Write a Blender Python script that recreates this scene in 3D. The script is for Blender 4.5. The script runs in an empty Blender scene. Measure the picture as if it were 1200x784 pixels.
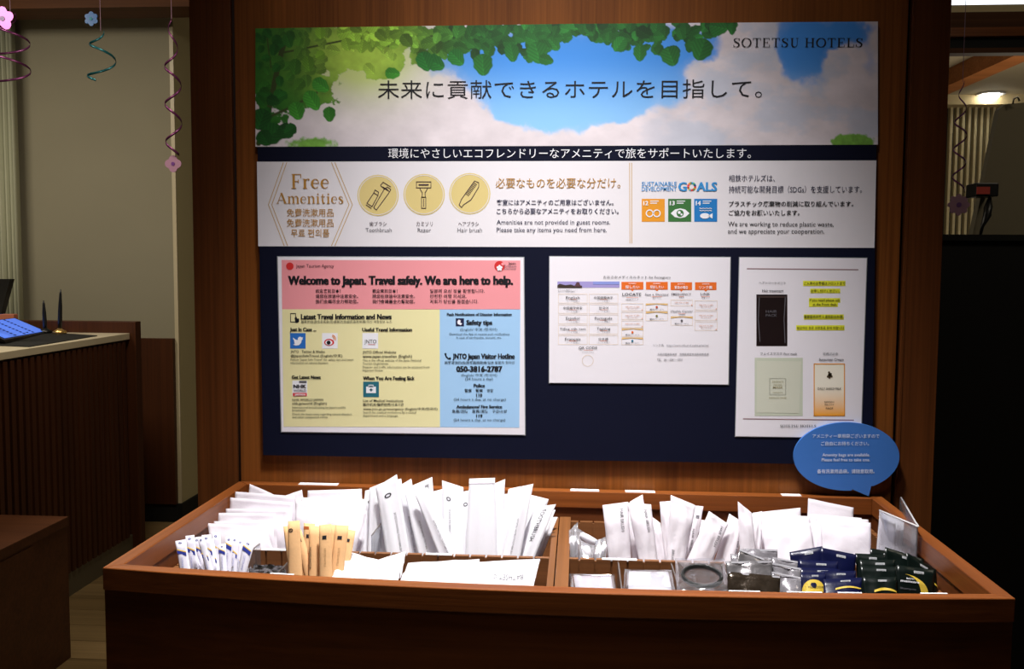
import bpy, math, random
import numpy as np
from mathutils import Matrix, Vector

# ------------------------------------------------------------------ camera, world, lights, exposure
SC = bpy.context.scene
COL = SC.collection
F_PX = 1105.4                      # focal length in pixels of the 1200 px wide frame
CAM = np.array([.5322, -1.5427, 1.3799])
YAW, PITCH, ROLL = .0709, -.0729, .0063


def cam_axes():
    cy, sy, cp, sp = math.cos(YAW), math.sin(YAW), math.cos(PITCH), math.sin(PITCH)
    f = np.array([-sy * cp, cy * cp, sp])
    r = np.array([cy, sy, 0.])
    u = np.cross(r, f)
    c, s = math.cos(ROLL), math.sin(ROLL)
    return c * r + s * u, -s * r + c * u, f


AX_R, AX_U, AX_F = cam_axes()
cd = bpy.data.cameras.new('camera')
cam = bpy.data.objects.new('camera', cd)
COL.objects.link(cam)
cd.sensor_width = 36
cd.lens = F_PX / 1200 * 36
cd.clip_start = .01
M = Matrix((( *[float(v) for v in (AX_R[0], AX_U[0], -AX_F[0])], CAM[0]),
            ( *[float(v) for v in (AX_R[1], AX_U[1], -AX_F[1])], CAM[1]),
            ( *[float(v) for v in (AX_R[2], AX_U[2], -AX_F[2])], CAM[2]), (0, 0, 0, 1)))
cam.matrix_world = M
SC.camera = cam

W = bpy.data.worlds.new('world')
SC.world = W
W.use_nodes = True
W.node_tree.nodes['Background'].inputs[0].default_value = (1, .88, .72, 1)
W.node_tree.nodes['Background'].inputs[1].default_value = .018

SC.view_settings.view_transform = 'Standard'
SC.view_settings.look = 'None'
SC.view_settings.exposure = 0
SC.view_settings.gamma = 1
SC.view_settings.use_curve_mapping = False


def lamp(name, kind, loc, energy, color=(1, 1, 1), target=None, **kw):
    d = bpy.data.lights.new(name, kind)
    d.energy = energy
    d.color = color
    for k, v in kw.items():
        setattr(d, k, v)
    o = bpy.data.objects.new(name, d)
    COL.objects.link(o)
    o.location = loc
    if target is not None:
        o.rotation_euler = (Vector(target) - Vector(loc)).to_track_quat('-Z', 'Y').to_euler()
    return o


lamp('tray_downlight', 'SPOT', (.46, -.53, 2.66), 285, (1, .975, .97), (.48, -.40, 1.0), spot_size=math.radians(62), spot_blend=1., shadow_soft_size=.10)
lamp('board_fill', 'SPOT', (.38, -1.0, 2.66), 31, (1, .94, .94), (.47, 0, 1.45), spot_size=math.radians(57), spot_blend=1., shadow_soft_size=.08)  # added spot without a fitting, makes up the light missing on the board
lamp('left_room_fill', 'AREA', (-2.3, 1.6, 2.62), 19, (1, .92, .79), (-2.2, 2.4, 0), size=.6)  # added fill that lifts the left room's back wall, source unseen
lamp('lobby_fill', 'POINT', (3.4, 4.6, 1.7), 22, (1, .86, .66), shadow_soft_size=.5)  # added free-floating point light, brightens the lobby ceiling and walls
lamp('panel_fill', 'AREA', (2.3, .1, 2.7), 4, (1, .88, .7), (1.9, 1.2, 1.6), size=.4)  # added fill, brightens the grey panel and the flower charm from in front
lamp('floor_fill', 'AREA', (-1.05, 1.5, 2.65), 18, (1, .88, .7), (-1.15, 1.7, 0), size=.4)  # added fill aimed down to brighten the floor planks

random.seed(4)
RNG = np.random.default_rng(7)


# ------------------------------------------------------------------ pixel rays onto real planes
def ray(px, py):
    return (px - 600) * AX_R - (py - 392) * AX_U + F_PX * AX_F


def on_y(px, py, y=0.):
    d = ray(px, py)
    return CAM + (y - CAM[1]) / d[1] * d


def on_z(px, py, z):
    d = ray(px, py)
    return CAM + (z - CAM[2]) / d[2] * d


def on_x(px, py, x):
    d = ray(px, py)
    return CAM + (x - CAM[0]) / d[0] * d


# ------------------------------------------------------------------ materials
def lin(r, g, b):
    f = lambda c: (c / 255 / 12.92) if c / 255 <= .04045 else ((c / 255 + .055) / 1.055) ** 2.4
    return (f(r), f(g), f(b), 1)


MATS = {}


def new_mat(name):
    m = bpy.data.materials.new(name)
    m.use_nodes = True
    nt = m.node_tree
    return m, nt, nt.nodes['Principled BSDF']


def plain(name, rgb, rough=.6, metal=0., noise=0., scale=60., bump=0., emit=0., spec=.5):
    if name in MATS:
        return MATS[name]
    m, nt, b = new_mat(name)
    c = lin(*rgb)
    b.inputs['Roughness'].default_value = rough
    b.inputs['Metallic'].default_value = metal
    b.inputs['Specular IOR Level'].default_value = spec
    b.inputs['Base Color'].default_value = c
    if emit:
        b.inputs['Emission Color'].default_value = c
        b.inputs['Emission Strength'].default_value = emit
    if noise or bump:
        g = nt.nodes.new('ShaderNodeNewGeometry')
        n = nt.nodes.new('ShaderNodeTexNoise')
        n.inputs['Scale'].default_value = scale
        n.inputs['Detail'].default_value = 4
        nt.links.new(g.outputs['Position'], n.inputs['Vector'])
        if noise:
            r = nt.nodes.new('ShaderNodeMapRange')
            r.inputs['To Min'].default_value = 1 - noise
            r.inputs['To Max'].default_value = 1 + noise
            x = nt.nodes.new('ShaderNodeMix')
            x.data_type = 'RGBA'
            x.blend_type = 'MULTIPLY'
            x.inputs['Factor'].default_value = 1
            x.inputs[6].default_value = c
            nt.links.new(n.outputs['Fac'], r.inputs['Value'])
            nt.links.new(r.outputs['Result'], x.inputs[7])
            nt.links.new(x.outputs[2], b.inputs['Base Color'])
        if bump:
            bp = nt.nodes.new('ShaderNodeBump')
            bp.inputs['Strength'].default_value = bump
            bp.inputs['Distance'].default_value = .002
            nt.links.new(n.outputs['Fac'], bp.inputs['Height'])
            nt.links.new(bp.outputs[0], b.inputs['Normal'])
    MATS[name] = m
    return m


def wood(name, dark, light, axis='z', fine=140., rough=.42, band=9., contrast=1.):
    """veneer: fine fibres plus broad bands stretched along one axis"""
    if name in MATS:
        return MATS[name]
    m, nt, b = new_mat(name)
    g = nt.nodes.new('ShaderNodeNewGeometry')
    def layer(scale, stretch, detail):
        mp = nt.nodes.new('ShaderNodeMapping')
        s = [scale] * 3
        s['xyz'.index(axis)] = scale * stretch
        mp.inputs['Scale'].default_value = s
        nt.links.new(g.outputs['Position'], mp.inputs['Vector'])
        n = nt.nodes.new('ShaderNodeTexNoise')
        n.inputs['Scale'].default_value = 1
        n.inputs['Detail'].default_value = detail
        n.inputs['Roughness'].default_value = .65
        nt.links.new(mp.outputs[0], n.inputs['Vector'])
        return n
    n1 = layer(fine, .012, 4)
    n2 = layer(band, .05, 3)
    mx = nt.nodes.new('ShaderNodeMath')
    mx.operation = 'MULTIPLY_ADD'
    mx.inputs[1].default_value = .55
    ad = nt.nodes.new('ShaderNodeMath')
    ad.operation = 'MULTIPLY'
    ad.inputs[1].default_value = .45
    nt.links.new(n2.outputs['Fac'], ad.inputs[0])
    nt.links.new(n1.outputs['Fac'], mx.inputs[0])
    nt.links.new(ad.outputs[0], mx.inputs[2])
    cr = nt.nodes.new('ShaderNodeValToRGB')
    cr.color_ramp.elements[0].position = .5 - .18 / contrast
    cr.color_ramp.elements[1].position = .5 + .18 / contrast
    cr.color_ramp.elements[0].color = lin(*dark)
    cr.color_ramp.elements[1].color = lin(*light)
    nt.links.new(mx.outputs[0], cr.inputs[0])
    nt.links.new(cr.outputs[0], b.inputs['Base Color'])
    b.inputs['Roughness'].default_value = rough
    b.inputs['Specular IOR Level'].default_value = .22
    bp = nt.nodes.new('ShaderNodeBump')
    bp.inputs['Strength'].default_value = .15
    bp.inputs['Distance'].default_value = .001
    nt.links.new(n1.outputs['Fac'], bp.inputs['Height'])
    nt.links.new(bp.outputs[0], b.inputs['Normal'])
    MATS[name] = m
    return m


def vcol(name, rough=.5):
    """flat print: colour comes from the print's own colour attribute"""
    if name in MATS:
        return MATS[name]
    m, nt, b = new_mat(name)
    a = nt.nodes.new('ShaderNodeAttribute')
    a.attribute_name = 'ink'
    nt.links.new(a.outputs['Color'], b.inputs['Base Color'])
    b.inputs['Roughness'].default_value = rough
    MATS[name] = m
    return m


def film(name, tint=(240, 240, 245), gloss=.12, rough=.12, milk=0.):
    """thin clear plastic: mostly see-through with a glossy coat, optionally a little milky"""
    if name in MATS:
        return MATS[name]
    m = bpy.data.materials.new(name)
    m.use_nodes = True
    nt = m.node_tree
    nt.nodes.remove(nt.nodes['Principled BSDF'])
    out = nt.nodes['Material Output']
    t = nt.nodes.new('ShaderNodeBsdfTransparent')
    t.inputs[0].default_value = lin(*tint)
    g = nt.nodes.new('ShaderNodeBsdfGlossy')
    g.inputs['Roughness'].default_value = rough
    g.inputs['Color'].default_value = (1, 1, 1, 1)
    d = nt.nodes.new('ShaderNodeBsdfDiffuse')
    d.inputs[0].default_value = (.8, .8, .82, 1)
    m1 = nt.nodes.new('ShaderNodeMixShader')
    m1.inputs[0].default_value = milk
    nt.links.new(t.outputs[0], m1.inputs[1])
    nt.links.new(d.outputs[0], m1.inputs[2])
    fr = nt.nodes.new('ShaderNodeLayerWeight')
    fr.inputs['Blend'].default_value = .35
    ma = nt.nodes.new('ShaderNodeMath')
    ma.operation = 'MULTIPLY_ADD'
    ma.inputs[1].default_value = .28
    ma.inputs[2].default_value = gloss
    nt.links.new(fr.outputs['Fresnel'], ma.inputs[0])
    m2 = nt.nodes.new('ShaderNodeMixShader')
    nt.links.new(ma.outputs[0], m2.inputs[0])
    nt.links.new(m1.outputs[0], m2.inputs[1])
    nt.links.new(g.outputs[0], m2.inputs[2])
    nt.links.new(m2.outputs[0], out.inputs[0])
    MATS[name] = m
    return m


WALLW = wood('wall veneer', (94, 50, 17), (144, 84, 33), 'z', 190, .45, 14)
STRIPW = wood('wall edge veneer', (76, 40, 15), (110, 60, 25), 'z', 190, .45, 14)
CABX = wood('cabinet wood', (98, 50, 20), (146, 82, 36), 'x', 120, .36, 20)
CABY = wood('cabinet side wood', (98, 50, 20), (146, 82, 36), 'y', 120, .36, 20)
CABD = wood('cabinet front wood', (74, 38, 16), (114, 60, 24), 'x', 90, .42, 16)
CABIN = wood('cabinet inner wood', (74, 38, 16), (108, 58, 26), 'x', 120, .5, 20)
TRAYW = wood('tray wood', (98, 62, 36), (134, 88, 52), 'x', 120, .5, 20)
TRAYD = wood('tray side wood', (98, 62, 34), (136, 88, 50), 'y', 120, .5, 20)
DESKW = wood('desk wood', (54, 28, 14), (82, 44, 21), 'z', 90, .5, 10)
BENCHW = wood('low cabinet wood', (70, 40, 24), (100, 60, 36), 'x', 60, .45, 12)
BEAMW = wood('beam wood', (74, 42, 20), (106, 64, 32), 'x', 50, .6, 8)
FLOORW = [wood('floor plank wood %s' % n, d, l, 'x', 60, .4, 9) for n, d, l in (('pale', (120, 98, 64), (158, 132, 92)), ('mid', (108, 88, 58), (142, 118, 80)), ('dark', (96, 78, 50), (130, 106, 70)))]
WHITE = plain('white nonwoven paper', (243, 238, 243), .75, noise=.04, scale=42, bump=1., spec=.2)
PAPER = plain('white paper', (240, 240, 244), .7, noise=.02, scale=200, bump=.12, spec=.2)
for q_ in (WHITE, PAPER):
    nt_ = q_.node_tree
    b_ = nt_.nodes['Principled BSDF']; o_ = nt_.nodes['Material Output']
    tr_ = nt_.nodes.new('ShaderNodeBsdfTranslucent'); tr_.inputs[0].default_value = lin(243, 240, 246)
    mx_ = nt_.nodes.new('ShaderNodeMixShader'); mx_.inputs[0].default_value = .32
    nt_.links.new(b_.outputs[0], mx_.inputs[1]); nt_.links.new(tr_.outputs[0], mx_.inputs[2]); nt_.links.new(mx_.outputs[0], o_.inputs[0])
SWABP = plain('swab paper', (232, 230, 242), .6, noise=.03, scale=200, bump=.1)
KRAFT = plain('kraft paper', (222, 176, 126), .75, noise=.06, scale=300, bump=.12, spec=.2)
BLUEF = plain('dark blue foil', (9, 14, 50), .28, noise=.2, scale=60, bump=.25)
GREENF = plain('black green foil', (7, 17, 14), .28, noise=.2, scale=60, bump=.25)
SILVER = plain('silver foil', (150, 146, 148), .25, metal=.7, noise=.35, scale=60, bump=.9)
SMOKE = plain('smoky brown foil', (64, 54, 44), .2, metal=.6, noise=.5, scale=60, bump=.8)
BLACKP = plain('black plastic', (14, 14, 15), .4)
BLACKM = plain('matte black', (9, 9, 8), .7)
GOLDI = plain('gold ink', (196, 158, 90), .5)
INK = plain('black ink', (18, 18, 24), .5)
NAVYI = plain('navy ink', (22, 24, 62), .5)
GREYI = plain('grey ink', (96, 94, 100), .5)
WHITEI = plain('white ink', (235, 235, 240), .5)
YELLF = plain('yellow foil print', (200, 170, 60), .4)
CLEAR = film('clear film', (246, 246, 250), .05, .08, .04)
CRUMP = film('crumpled clear film', (238, 238, 244), .25, .18, .22)
ACRYL = film('clear acrylic', (225, 228, 232), .06, .05, .08)
LABELW = plain('white label tape', (244, 244, 250), .5)

# ------------------------------------------------------------------ object helpers
ORG = {}


def tag(o, label=None, cat=None, group=None, kind=None):
    if label: o['label'] = label
    if cat: o['category'] = cat
    if group: o['group'] = group
    if kind: o['kind'] = kind
    return o


def empty(name, loc, label=None, cat=None, group=None, kind=None, parent=None):
    o = bpy.data.objects.new(name, None)
    COL.objects.link(o)
    org = np.zeros(3)
    if parent is not None:
        o.parent = parent
        org = ORG[parent.name]
    o.location = [float(v) for v in (np.array(loc) - org)]
    ORG[o.name] = np.array(loc, float)
    return tag(o, label, cat, group, kind)


def mesh(name, verts, faces, mat, parent=None, loc=None, smooth=False, label=None, cat=None, group=None, kind=None, cols=None):
    """one mesh object; verts are world coordinates"""
    v = np.array(verts, float).reshape(-1, 3)
    if parent is not None:
        org = ORG[parent.name]
    elif loc is not None:
        org = np.array(loc, float)
    else:
        org = np.array([(v[:, 0].min() + v[:, 0].max()) / 2, (v[:, 1].min() + v[:, 1].max()) / 2, v[:, 2].min()])
    me = bpy.data.meshes.new(name)
    me.from_pydata((v - org).tolist(), [], [tuple(int(i) for i in f) for f in faces])
    if isinstance(mat, (list, tuple)):
        for q in mat: me.materials.append(q)
    else:
        me.materials.append(mat)
    if smooth:
        me.polygons.foreach_set('use_smooth', [True] * len(me.polygons))
    if cols is not None:
        a = me.color_attributes.new('ink', 'FLOAT_COLOR', 'POINT')
        a.data.foreach_set('color', np.array(cols, np.float32).reshape(-1))
    me.update()
    o = bpy.data.objects.new(name, me)
    COL.objects.link(o)
    if parent is not None:
        o.parent = parent
    else:
        o.location = [float(q) for q in org]
    ORG[o.name] = org
    return tag(o, label, cat, group, kind)


def hull_box(p, t):
    """closed solid between polygon p (n,3) and p+t"""
    p = np.array(p, float)
    n = len(p)
    v = np.vstack([p, p + np.array(t, float)])
    f = [tuple(range(n)), tuple(range(2 * n - 1, n - 1, -1))] + [(i, i + n, (i + 1) % n + n, (i + 1) % n) for i in range(n)]
    return v, f


def box(name, a, b, mat, parent=None, bev=0., **kw):
    x0, y0, z0 = [min(p, q) for p, q in zip(a, b)]
    x1, y1, z1 = [max(p, q) for p, q in zip(a, b)]
    v = [(x0, y0, z0), (x1, y0, z0), (x1, y1, z0), (x0, y1, z0), (x0, y0, z1), (x1, y0, z1), (x1, y1, z1), (x0, y1, z1)]
    f = [(0, 3, 2, 1), (4, 5, 6, 7), (0, 1, 5, 4), (1, 2, 6, 5), (2, 3, 7, 6), (3, 0, 4, 7)]
    o = mesh(name, v, f, mat, parent, **kw)
    if bev:
        md = o.modifiers.new('bevel', 'BEVEL')
        md.width = bev
        md.segments = 2
        md.limit_method = 'ANGLE'
    return o


class Acc:
    """collects faces that end as ONE mesh"""
    def __init__(s): s.v = []; s.f = []; s.c = []
    def add(s, v, f, c=None):
        k = len(s.v)
        s.v += [tuple(float(q) for q in p) for p in v]
        s.f += [tuple(int(i) + k for i in q) for q in f]
        if c is not None: s.c += [tuple(c)] * len(v)
    def box(s, a, b):
        x0, y0, z0 = a; x1, y1, z1 = b
        s.add([(x0, y0, z0), (x1, y0, z0), (x1, y1, z0), (x0, y1, z0), (x0, y0, z1), (x1, y0, z1), (x1, y1, z1), (x0, y1, z1)],
              [(0, 3, 2, 1), (4, 5, 6, 7), (0, 1, 5, 4), (1, 2, 6, 5), (2, 3, 7, 6), (3, 0, 4, 7)])
    def out(s, name, mat, parent=None, **kw):
        return mesh(name, s.v, s.f, mat, parent, cols=(s.c if s.c and len(s.c) == len(s.v) else None), **kw)


def tube(pts, r, seg=8, radii=None):
    pts = np.array(pts, float)
    n = len(pts)
    V, Fc = [], []
    up = np.array([0, 0, 1.])
    for i in range(n):
        t = pts[min(i + 1, n - 1)] - pts[max(i - 1, 0)]
        t /= np.linalg.norm(t) + 1e-12
        a = np.cross(t, up)
        if np.linalg.norm(a) < 1e-3: a = np.cross(t, [1., 0, 0])
        a /= np.linalg.norm(a)
        b = np.cross(t, a)
        rr = radii[i] if radii is not None else r
        for k in range(seg):
            w = 2 * math.pi * k / seg
            V.append(pts[i] + rr * (a * math.cos(w) + b * math.sin(w)))
    for i in range(n - 1):
        for k in range(seg):
            Fc.append((i * seg + k, i * seg + (k + 1) % seg, (i + 1) * seg + (k + 1) % seg, (i + 1) * seg + k))
    Fc += [tuple(range(seg - 1, -1, -1)), tuple(range((n - 1) * seg, n * seg))]
    return V, Fc


# ------------------------------------------------------------------ the setting
CEIL = 2.8
fl = box('floor', (-5, -3, -.05), (8, 8, -.004), plain('floor screed', (110, 90, 60), .6), kind='structure')
k = 0
for j in range(27):
    y = -.25 + j * .15
    off = random.uniform(-.5, .5)
    for i in range(4):
        x0 = -3.4 + off + i * .95
        if x0 > -.6: continue
        box('plank', (x0 + .001, y + .001, -.004), (x0 + .949, y + .149, 0.), FLOORW[random.choice((0, 0, 1, 2))], fl)
box('ceiling', (-5, -3, CEIL), (8, 8, CEIL + .1), plain('ceiling paint', (190, 178, 150), .9, noise=.02, scale=4), kind='structure')

# wooden wall behind the board: core with three veneer panels and recessed joints between them
XL, XR = -.1172, 1.1077
wl = box('wall_back', (XL + .002, .022, 0), (XR - .002, .36, CEIL), plain('wall joint', (26, 13, 6), .8), kind='structure')
gl, gr = on_y(276, 250, .01)[0], on_y(1058, 250, .01)[0]
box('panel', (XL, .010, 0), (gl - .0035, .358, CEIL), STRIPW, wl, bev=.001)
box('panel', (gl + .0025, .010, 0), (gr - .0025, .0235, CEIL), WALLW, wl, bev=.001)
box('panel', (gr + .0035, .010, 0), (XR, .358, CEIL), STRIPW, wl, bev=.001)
box('panel', (gl - .0035, .018, 0), (gl + .0025, .0225, CEIL), plain('joint wood', (40, 20, 9), .7), wl)
# shadow joint bead on the right panel
box('trim_1', (gr + .006, .0085, 0), (gr + .0085, .0105, CEIL), STRIPW, kind='structure')

# left room: back wall with its corner, reveal, wainscot panel and black base
WALLP = plain('grey beige wall paint', (150, 143, 120), .9, noise=.04, scale=3, bump=.05)
WX = -1.580
box('wall_left', (-5, 3.3, 0), (WX - .004, 3.4, CEIL), WALLP, kind='structure')
box('wall_passage', (WX - .11, 3.4, 0), (WX - .004, 5.2, CEIL), WALLP, kind='structure')
box('trim_5', (WX - .004, 3.302, 0), (WX, 5.2, CEIL), plain('reveal paint', (196, 184, 140), .85, noise=.03, scale=4), kind='structure')
box('wall_far', (-1.72, 5.2, 0), (-.2, 5.3, CEIL), WALLP, kind='structure')
box('baseboard_left', (-5, 3.275, 0), (WX + .012, 3.3, .10), BLACKM, kind='structure')
box('baseboard_passage', (WX, 3.30, 0), (WX + .012, 5.2, .10), BLACKM, kind='structure')
box('trim_2', (WX - .018, 3.292, .10), (WX + .002, 3.302, 2.60), plain('pale corner bead', (206, 192, 158), .4), kind='structure')
wa = on_y(128, 397, 3.27); wb = on_y(203, 397, 3.27)
box('trim_3', (wa[0] - .5, 3.262, .1), (wb[0], 3.3, wb[2]), DESKW, kind='structure')
hl = on_y(100, 9, 2.9)[2]
box('beam', (-5, 2.9, hl), (-1.0, 3.1, CEIL), BEAMW, kind='structure')

# right lobby seen past the wooden wall
z0 = on_y(1150, 62, 2.5)[2]; z1 = on_y(1150, 43, 2.5)[2]; z2 = on_y(1150, 14, 2.5)[2]; z3 = on_y(1150, 5.5, 2.5)[2]
bm = empty('lintel', (1.6, 2.5, z0), kind='structure')
box('beam_lip', (1.0, 2.5, z0), (8, 2.56, z0 + .02), BEAMW, bm)
box('beam_shadow_gap', (1.0, 2.53, z0 + .02), (8, 2.6, z1), BLACKM, bm)
box('beam_face', (1.0, 2.5, z1 + .035), (8, 2.6, z2), BEAMW, bm)
box('beam_lower_board', (1.0, 2.49, z1), (8, 2.6, z1 + .035), CABX, bm)
box('trim_4', (1.0, 2.5, z2), (8, 2.6, z3), plain('cream cove trim', (226, 206, 160), .7), kind='structure')
ll = empty('ceiling_light', (2.6, 2.5, z3), 'bright white light panel above the cream trim at top right', 'lamp')
box('diffuser', (1.0, 2.5, z3), (8, 2.6, z3 + .16), plain('lit diffuser', (240, 248, 255), .5, emit=1.6), ll)
box('light_housing', (1.0, 2.5, z3 + .16), (8, 2.62, CEIL), plain('housing white', (200, 200, 200), .6), ll)
WY = 6.75
zs = on_y(1140, 127, WY)[2]; zc = on_y(1140, 117, WY - .2)[2]
wr = box('wall_right', (1.0, WY, 0), (8, WY + .1, CEIL), plain('dark blue black wall', (16, 20, 26), .8), kind='structure')
box('cornice', (1.0, WY - .2, zs), (8, WY, CEIL), plain('cornice paint', (200, 182, 140), .85), kind='structure')
xa = on_y(1113, 200, WY - .05)[0]; xb = on_y(1122.6, 200, WY - .05)[0]
pit = (on_y(1169, 200, WY - .05)[0] - on_y(1119.5, 200, WY - .05)[0]) / 7
for i in range(-3, 24):
    cx = on_y(1119.5, 200, WY - .05)[0] + (i) * pit
    box('slat', (cx - pit * .21, WY - .06, 0), (cx + pit * .21, WY, zs), plain('cream slat paint', (206, 192, 150), .7), wr)
# diagonal rafter below the lobby ceiling
r0, r1 = on_z(1085, 112, CEIL - .12), on_z(1240, 42, CEIL - .12)
d = (r1 - r0) / np.linalg.norm(r1 - r0); n = np.array([-d[1], d[0], 0]) * .09
v, f = hull_box([r0 - d, r1 + d, r1 + d + n * 1.6, r0 - d + n * 1.6], (0, 0, .12))
mesh('rafter', v, f, wood('rafter wood', (150, 88, 44), (196, 124, 70), 'x', 50, .5, 8), kind='structure')
dl = on_z(1161, 111, CEIL - .012)
a = Acc(); ns = 20
for ring, (r, z) in enumerate(((.11, CEIL), (.11, CEIL - .012), (.085, CEIL - .012), (.08, CEIL - .004))):
    a.v += [(dl[0] + r * math.cos(6.283 * q / ns), dl[1] + r * math.sin(6.283 * q / ns), z) for q in range(ns)]
for ring in range(3):
    a.f += [(ring * ns + q, ring * ns + (q + 1) % ns, (ring + 1) * ns + (q + 1) % ns, (ring + 1) * ns + q) for q in range(ns)]
dn = empty('downlight', (dl[0], dl[1], CEIL - .012), 'small round ceiling downlight glowing above the striped wall', 'lamp')
a.out('light_rim', plain('housing white', (200, 200, 200), .6), dn)
v, f = tube([(dl[0], dl[1], CEIL - .008), (dl[0], dl[1], CEIL - .03), (dl[0], dl[1], CEIL - .05), (dl[0], dl[1], CEIL - .062)], 0, 18, [.07, .066, .045, .012])
mesh('bulb', v, f, plain('lit lens', (255, 250, 235), .5, emit=14), dn)

# ------------------------------------------------------------------ left room furniture
dk = empty('reception_desk', (-2.0, 1.6, 0), 'dark wooden reception desk with vertical slats and a pale stone top', 'desk')
DT = 1.055
FX = on_z(131, 393.5, DT)[0]
box('body', (-2.6, -.4, .10), (FX - .018, 2.70, 1.02), plain('desk core', (40, 20, 12), .7), dk)
box('kickplate', (-2.6, -.4, 0), (FX - .006, 2.70, .10), plain('kick metal', (92, 84, 66), .5, noise=.1, scale=10), dk)
sm = None
for i in range(58):
    y = 2.66 - i * .043
    if y < 0.2: break
    box('slat', (FX - .018, y - .026, .10), (FX, y, 1.018), DESKW, dk)
box('desk_top', (-2.62, -.4, 1.026), (FX + .002, 2.70, DT), plain('pale desk stone', (206, 194, 166), .35, noise=.05, scale=30), dk, bev=.002)
box('end_panel', (-3.0, 2.70, 0), (FX + .03, 2.755, 1.108), DESKW, dk, bev=.002)
p = [on_z(x, y, DT) for x, y in ((-40, 404), (38, 407), (114, 394), (60, 389), (-20, 389))]
p = [np.array([min(q[0], FX - .02), min(q[1], 2.66), DT]) for q in p]
v, f = hull_box(p, (0, 0, .004))
mesh('desk_mat', v, f, BLACKM, label='black writing mat on the pale top of the reception desk', cat='desk mat')
qA, qB, qC = on_y(18, 372.5, 2.66), on_y(57, 389, 2.64), on_z(5, 398.5, DT + .02)
q4 = [qA + qC - qB, qC, qB, qA]
tb = empty('tablet', np.mean(q4, axis=0) * (1, 1, 0) + (0, 0, DT + .005), 'tablet with a lit blue screen on the reception desk', 'tablet')
v, f = hull_box(q4, (.0, .004, -.012)); mesh('tablet_body', v, f, BLACKP, tb)
c5 = np.mean(q4, axis=0)
box('tablet_stand', (c5[0] - .05, c5[1] - .02, DT + .004), (c5[0] + .05, c5[1] + .05, c5[2] - .02), BLACKP, tb)
c4 = np.mean(q4, axis=0)
s4 = [c4 + (q - c4) * .90 + np.array([0, -.0015, .0025]) for q in q4]
mesh('screen', s4, [tuple(range(4))], plain('lit blue screen', (74, 116, 225), .3, emit=.75), tb)
a = Acc()
for r in range(3):
    t0 = .25 + r * .22
    for c in range(9):
        u0 = c / 9 + .02
        A = s4[0] + (s4[1] - s4[0]) * u0; B = s4[3] + (s4[2] - s4[3]) * u0
        A2 = s4[0] + (s4[1] - s4[0]) * (u0 + .07); B2 = s4[3] + (s4[2] - s4[3]) * (u0 + .07)
        up = np.array([0, -.0006, .0012])
        a.add([A + (B - A) * t0 + up, A2 + (B2 - A2) * t0 + up, A2 + (B2 - A2) * (t0 + .05) + up, A + (B - A) * (t0 + .05) + up], [(0, 1, 2, 3)])
a.out('screen_text', plain('screen text', (30, 50, 120), .5), tb)
for nm, (bx, by), (tx, ty), lab in (('pen_stand', (53, 386), (51, 352), 'shorter black pen upright in a stand on the reception desk'), ('pen_stand', (70, 389), (71, 339), 'taller black pen in a gilt base on the reception desk')):
    b0 = on_y(bx, by, 2.58 if bx > 60 else 2.60); b0[2] = DT + .008
    t0 = on_y(tx, ty, b0[1])
    e = empty(nm, b0, lab, 'pen stand')
    v, f = tube([b0 + (0, 0, -.004), b0 + (0, 0, .006), b0 + (0, 0, .014), b0 + (0, 0, .02)], .02, 14, [.03, .03, .014, .008]); mesh('stand_base', v, f, BLACKP if tx < 60 else plain('gilt', (216, 176, 104), .3, metal=.8), e, smooth=True)
    v, f = tube([b0 + (t0 - b0) * k for k in (.08, .3, .6, .9, 1)], .008, 10, [.008, .0095, .0085, .005, .002]); mesh('pen', v, f, BLACKP, e, smooth=True)
# black monitor corner and orange item at the far left
mp = [on_y(-30, 327, 2.1), on_y(12, 327, 2.1), on_y(1, 368, 2.1), on_y(-30, 372, 2.1)]
v, f = hull_box(mp, (0, .03, 0))
mo = empty('desk_monitor', on_y(-20, 385, 2.1), 'black desk screen seen from behind at the left frame edge', 'monitor')
mesh('screen_back', v, f, BLACKP, mo)
q = on_y(-16, 372, 2.1)
box('stand', (q[0] - .03, q[1], DT), (q[0] + .03, q[1] + .03, q[2] + .01), BLACKP, mo)
q = on_z(3, 372, DT + .02)
p2 = on_y(4, 371, 2.60)
box('tissue_holder', (p2[0] - .06, 2.655, DT), (p2[0] + .015, 2.69, p2[2] + .008), plain('terracotta', (176, 104, 78), .7), label='small terracotta holder behind the tablet on the reception desk', cat='holder', bev=.003)

# curtain
a = Acc(); n = 64
c0 = on_y(-40, 200, 3.2)[0]; c1 = on_y(21, 200, 3.2)[0]
for i in range(n + 1):
    x = c0 + (c1 - c0) * i / n
    y = 3.20 + .035 * math.sin(i * 1.05) + .008 * math.sin(i * .37)
    a.v += [(x, y, .12), (x, y, 2.62)]
for i in range(n): a.f.append((2 * i, 2 * i + 2, 2 * i + 3, 2 * i + 1))
for i in range(n): a.f.append((2 * i, 2 * i + 1, 2 * i + 3, 2 * i + 2))
a.f = a.f[:n]
cu = a.out('curtain', plain('curtain cloth', (176, 176, 150), .9, noise=.05, scale=30), smooth=True, label='pale grey pleated curtain hanging at the left edge', cat='curtain')
md = cu.modifiers.new('solid', 'SOLIDIFY'); md.thickness = .003

# low cabinet bottom left
lb = empty('low_cabinet', (-1.4, .8, 0), 'low dark wooden cabinet standing before the reception desk', 'cabinet')
box('body', (-1.535, -.6, 0), (-1.232, 1.557, .47), BENCHW, lb)
box('top', (-1.54, -.6, .47), (-1.228, 1.561, .502), BENCHW, lb, bev=.002)
box('side_panel', (-1.238, -.6, .01), (-1.2285, 1.35, .462), BENCHW, lb)

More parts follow.
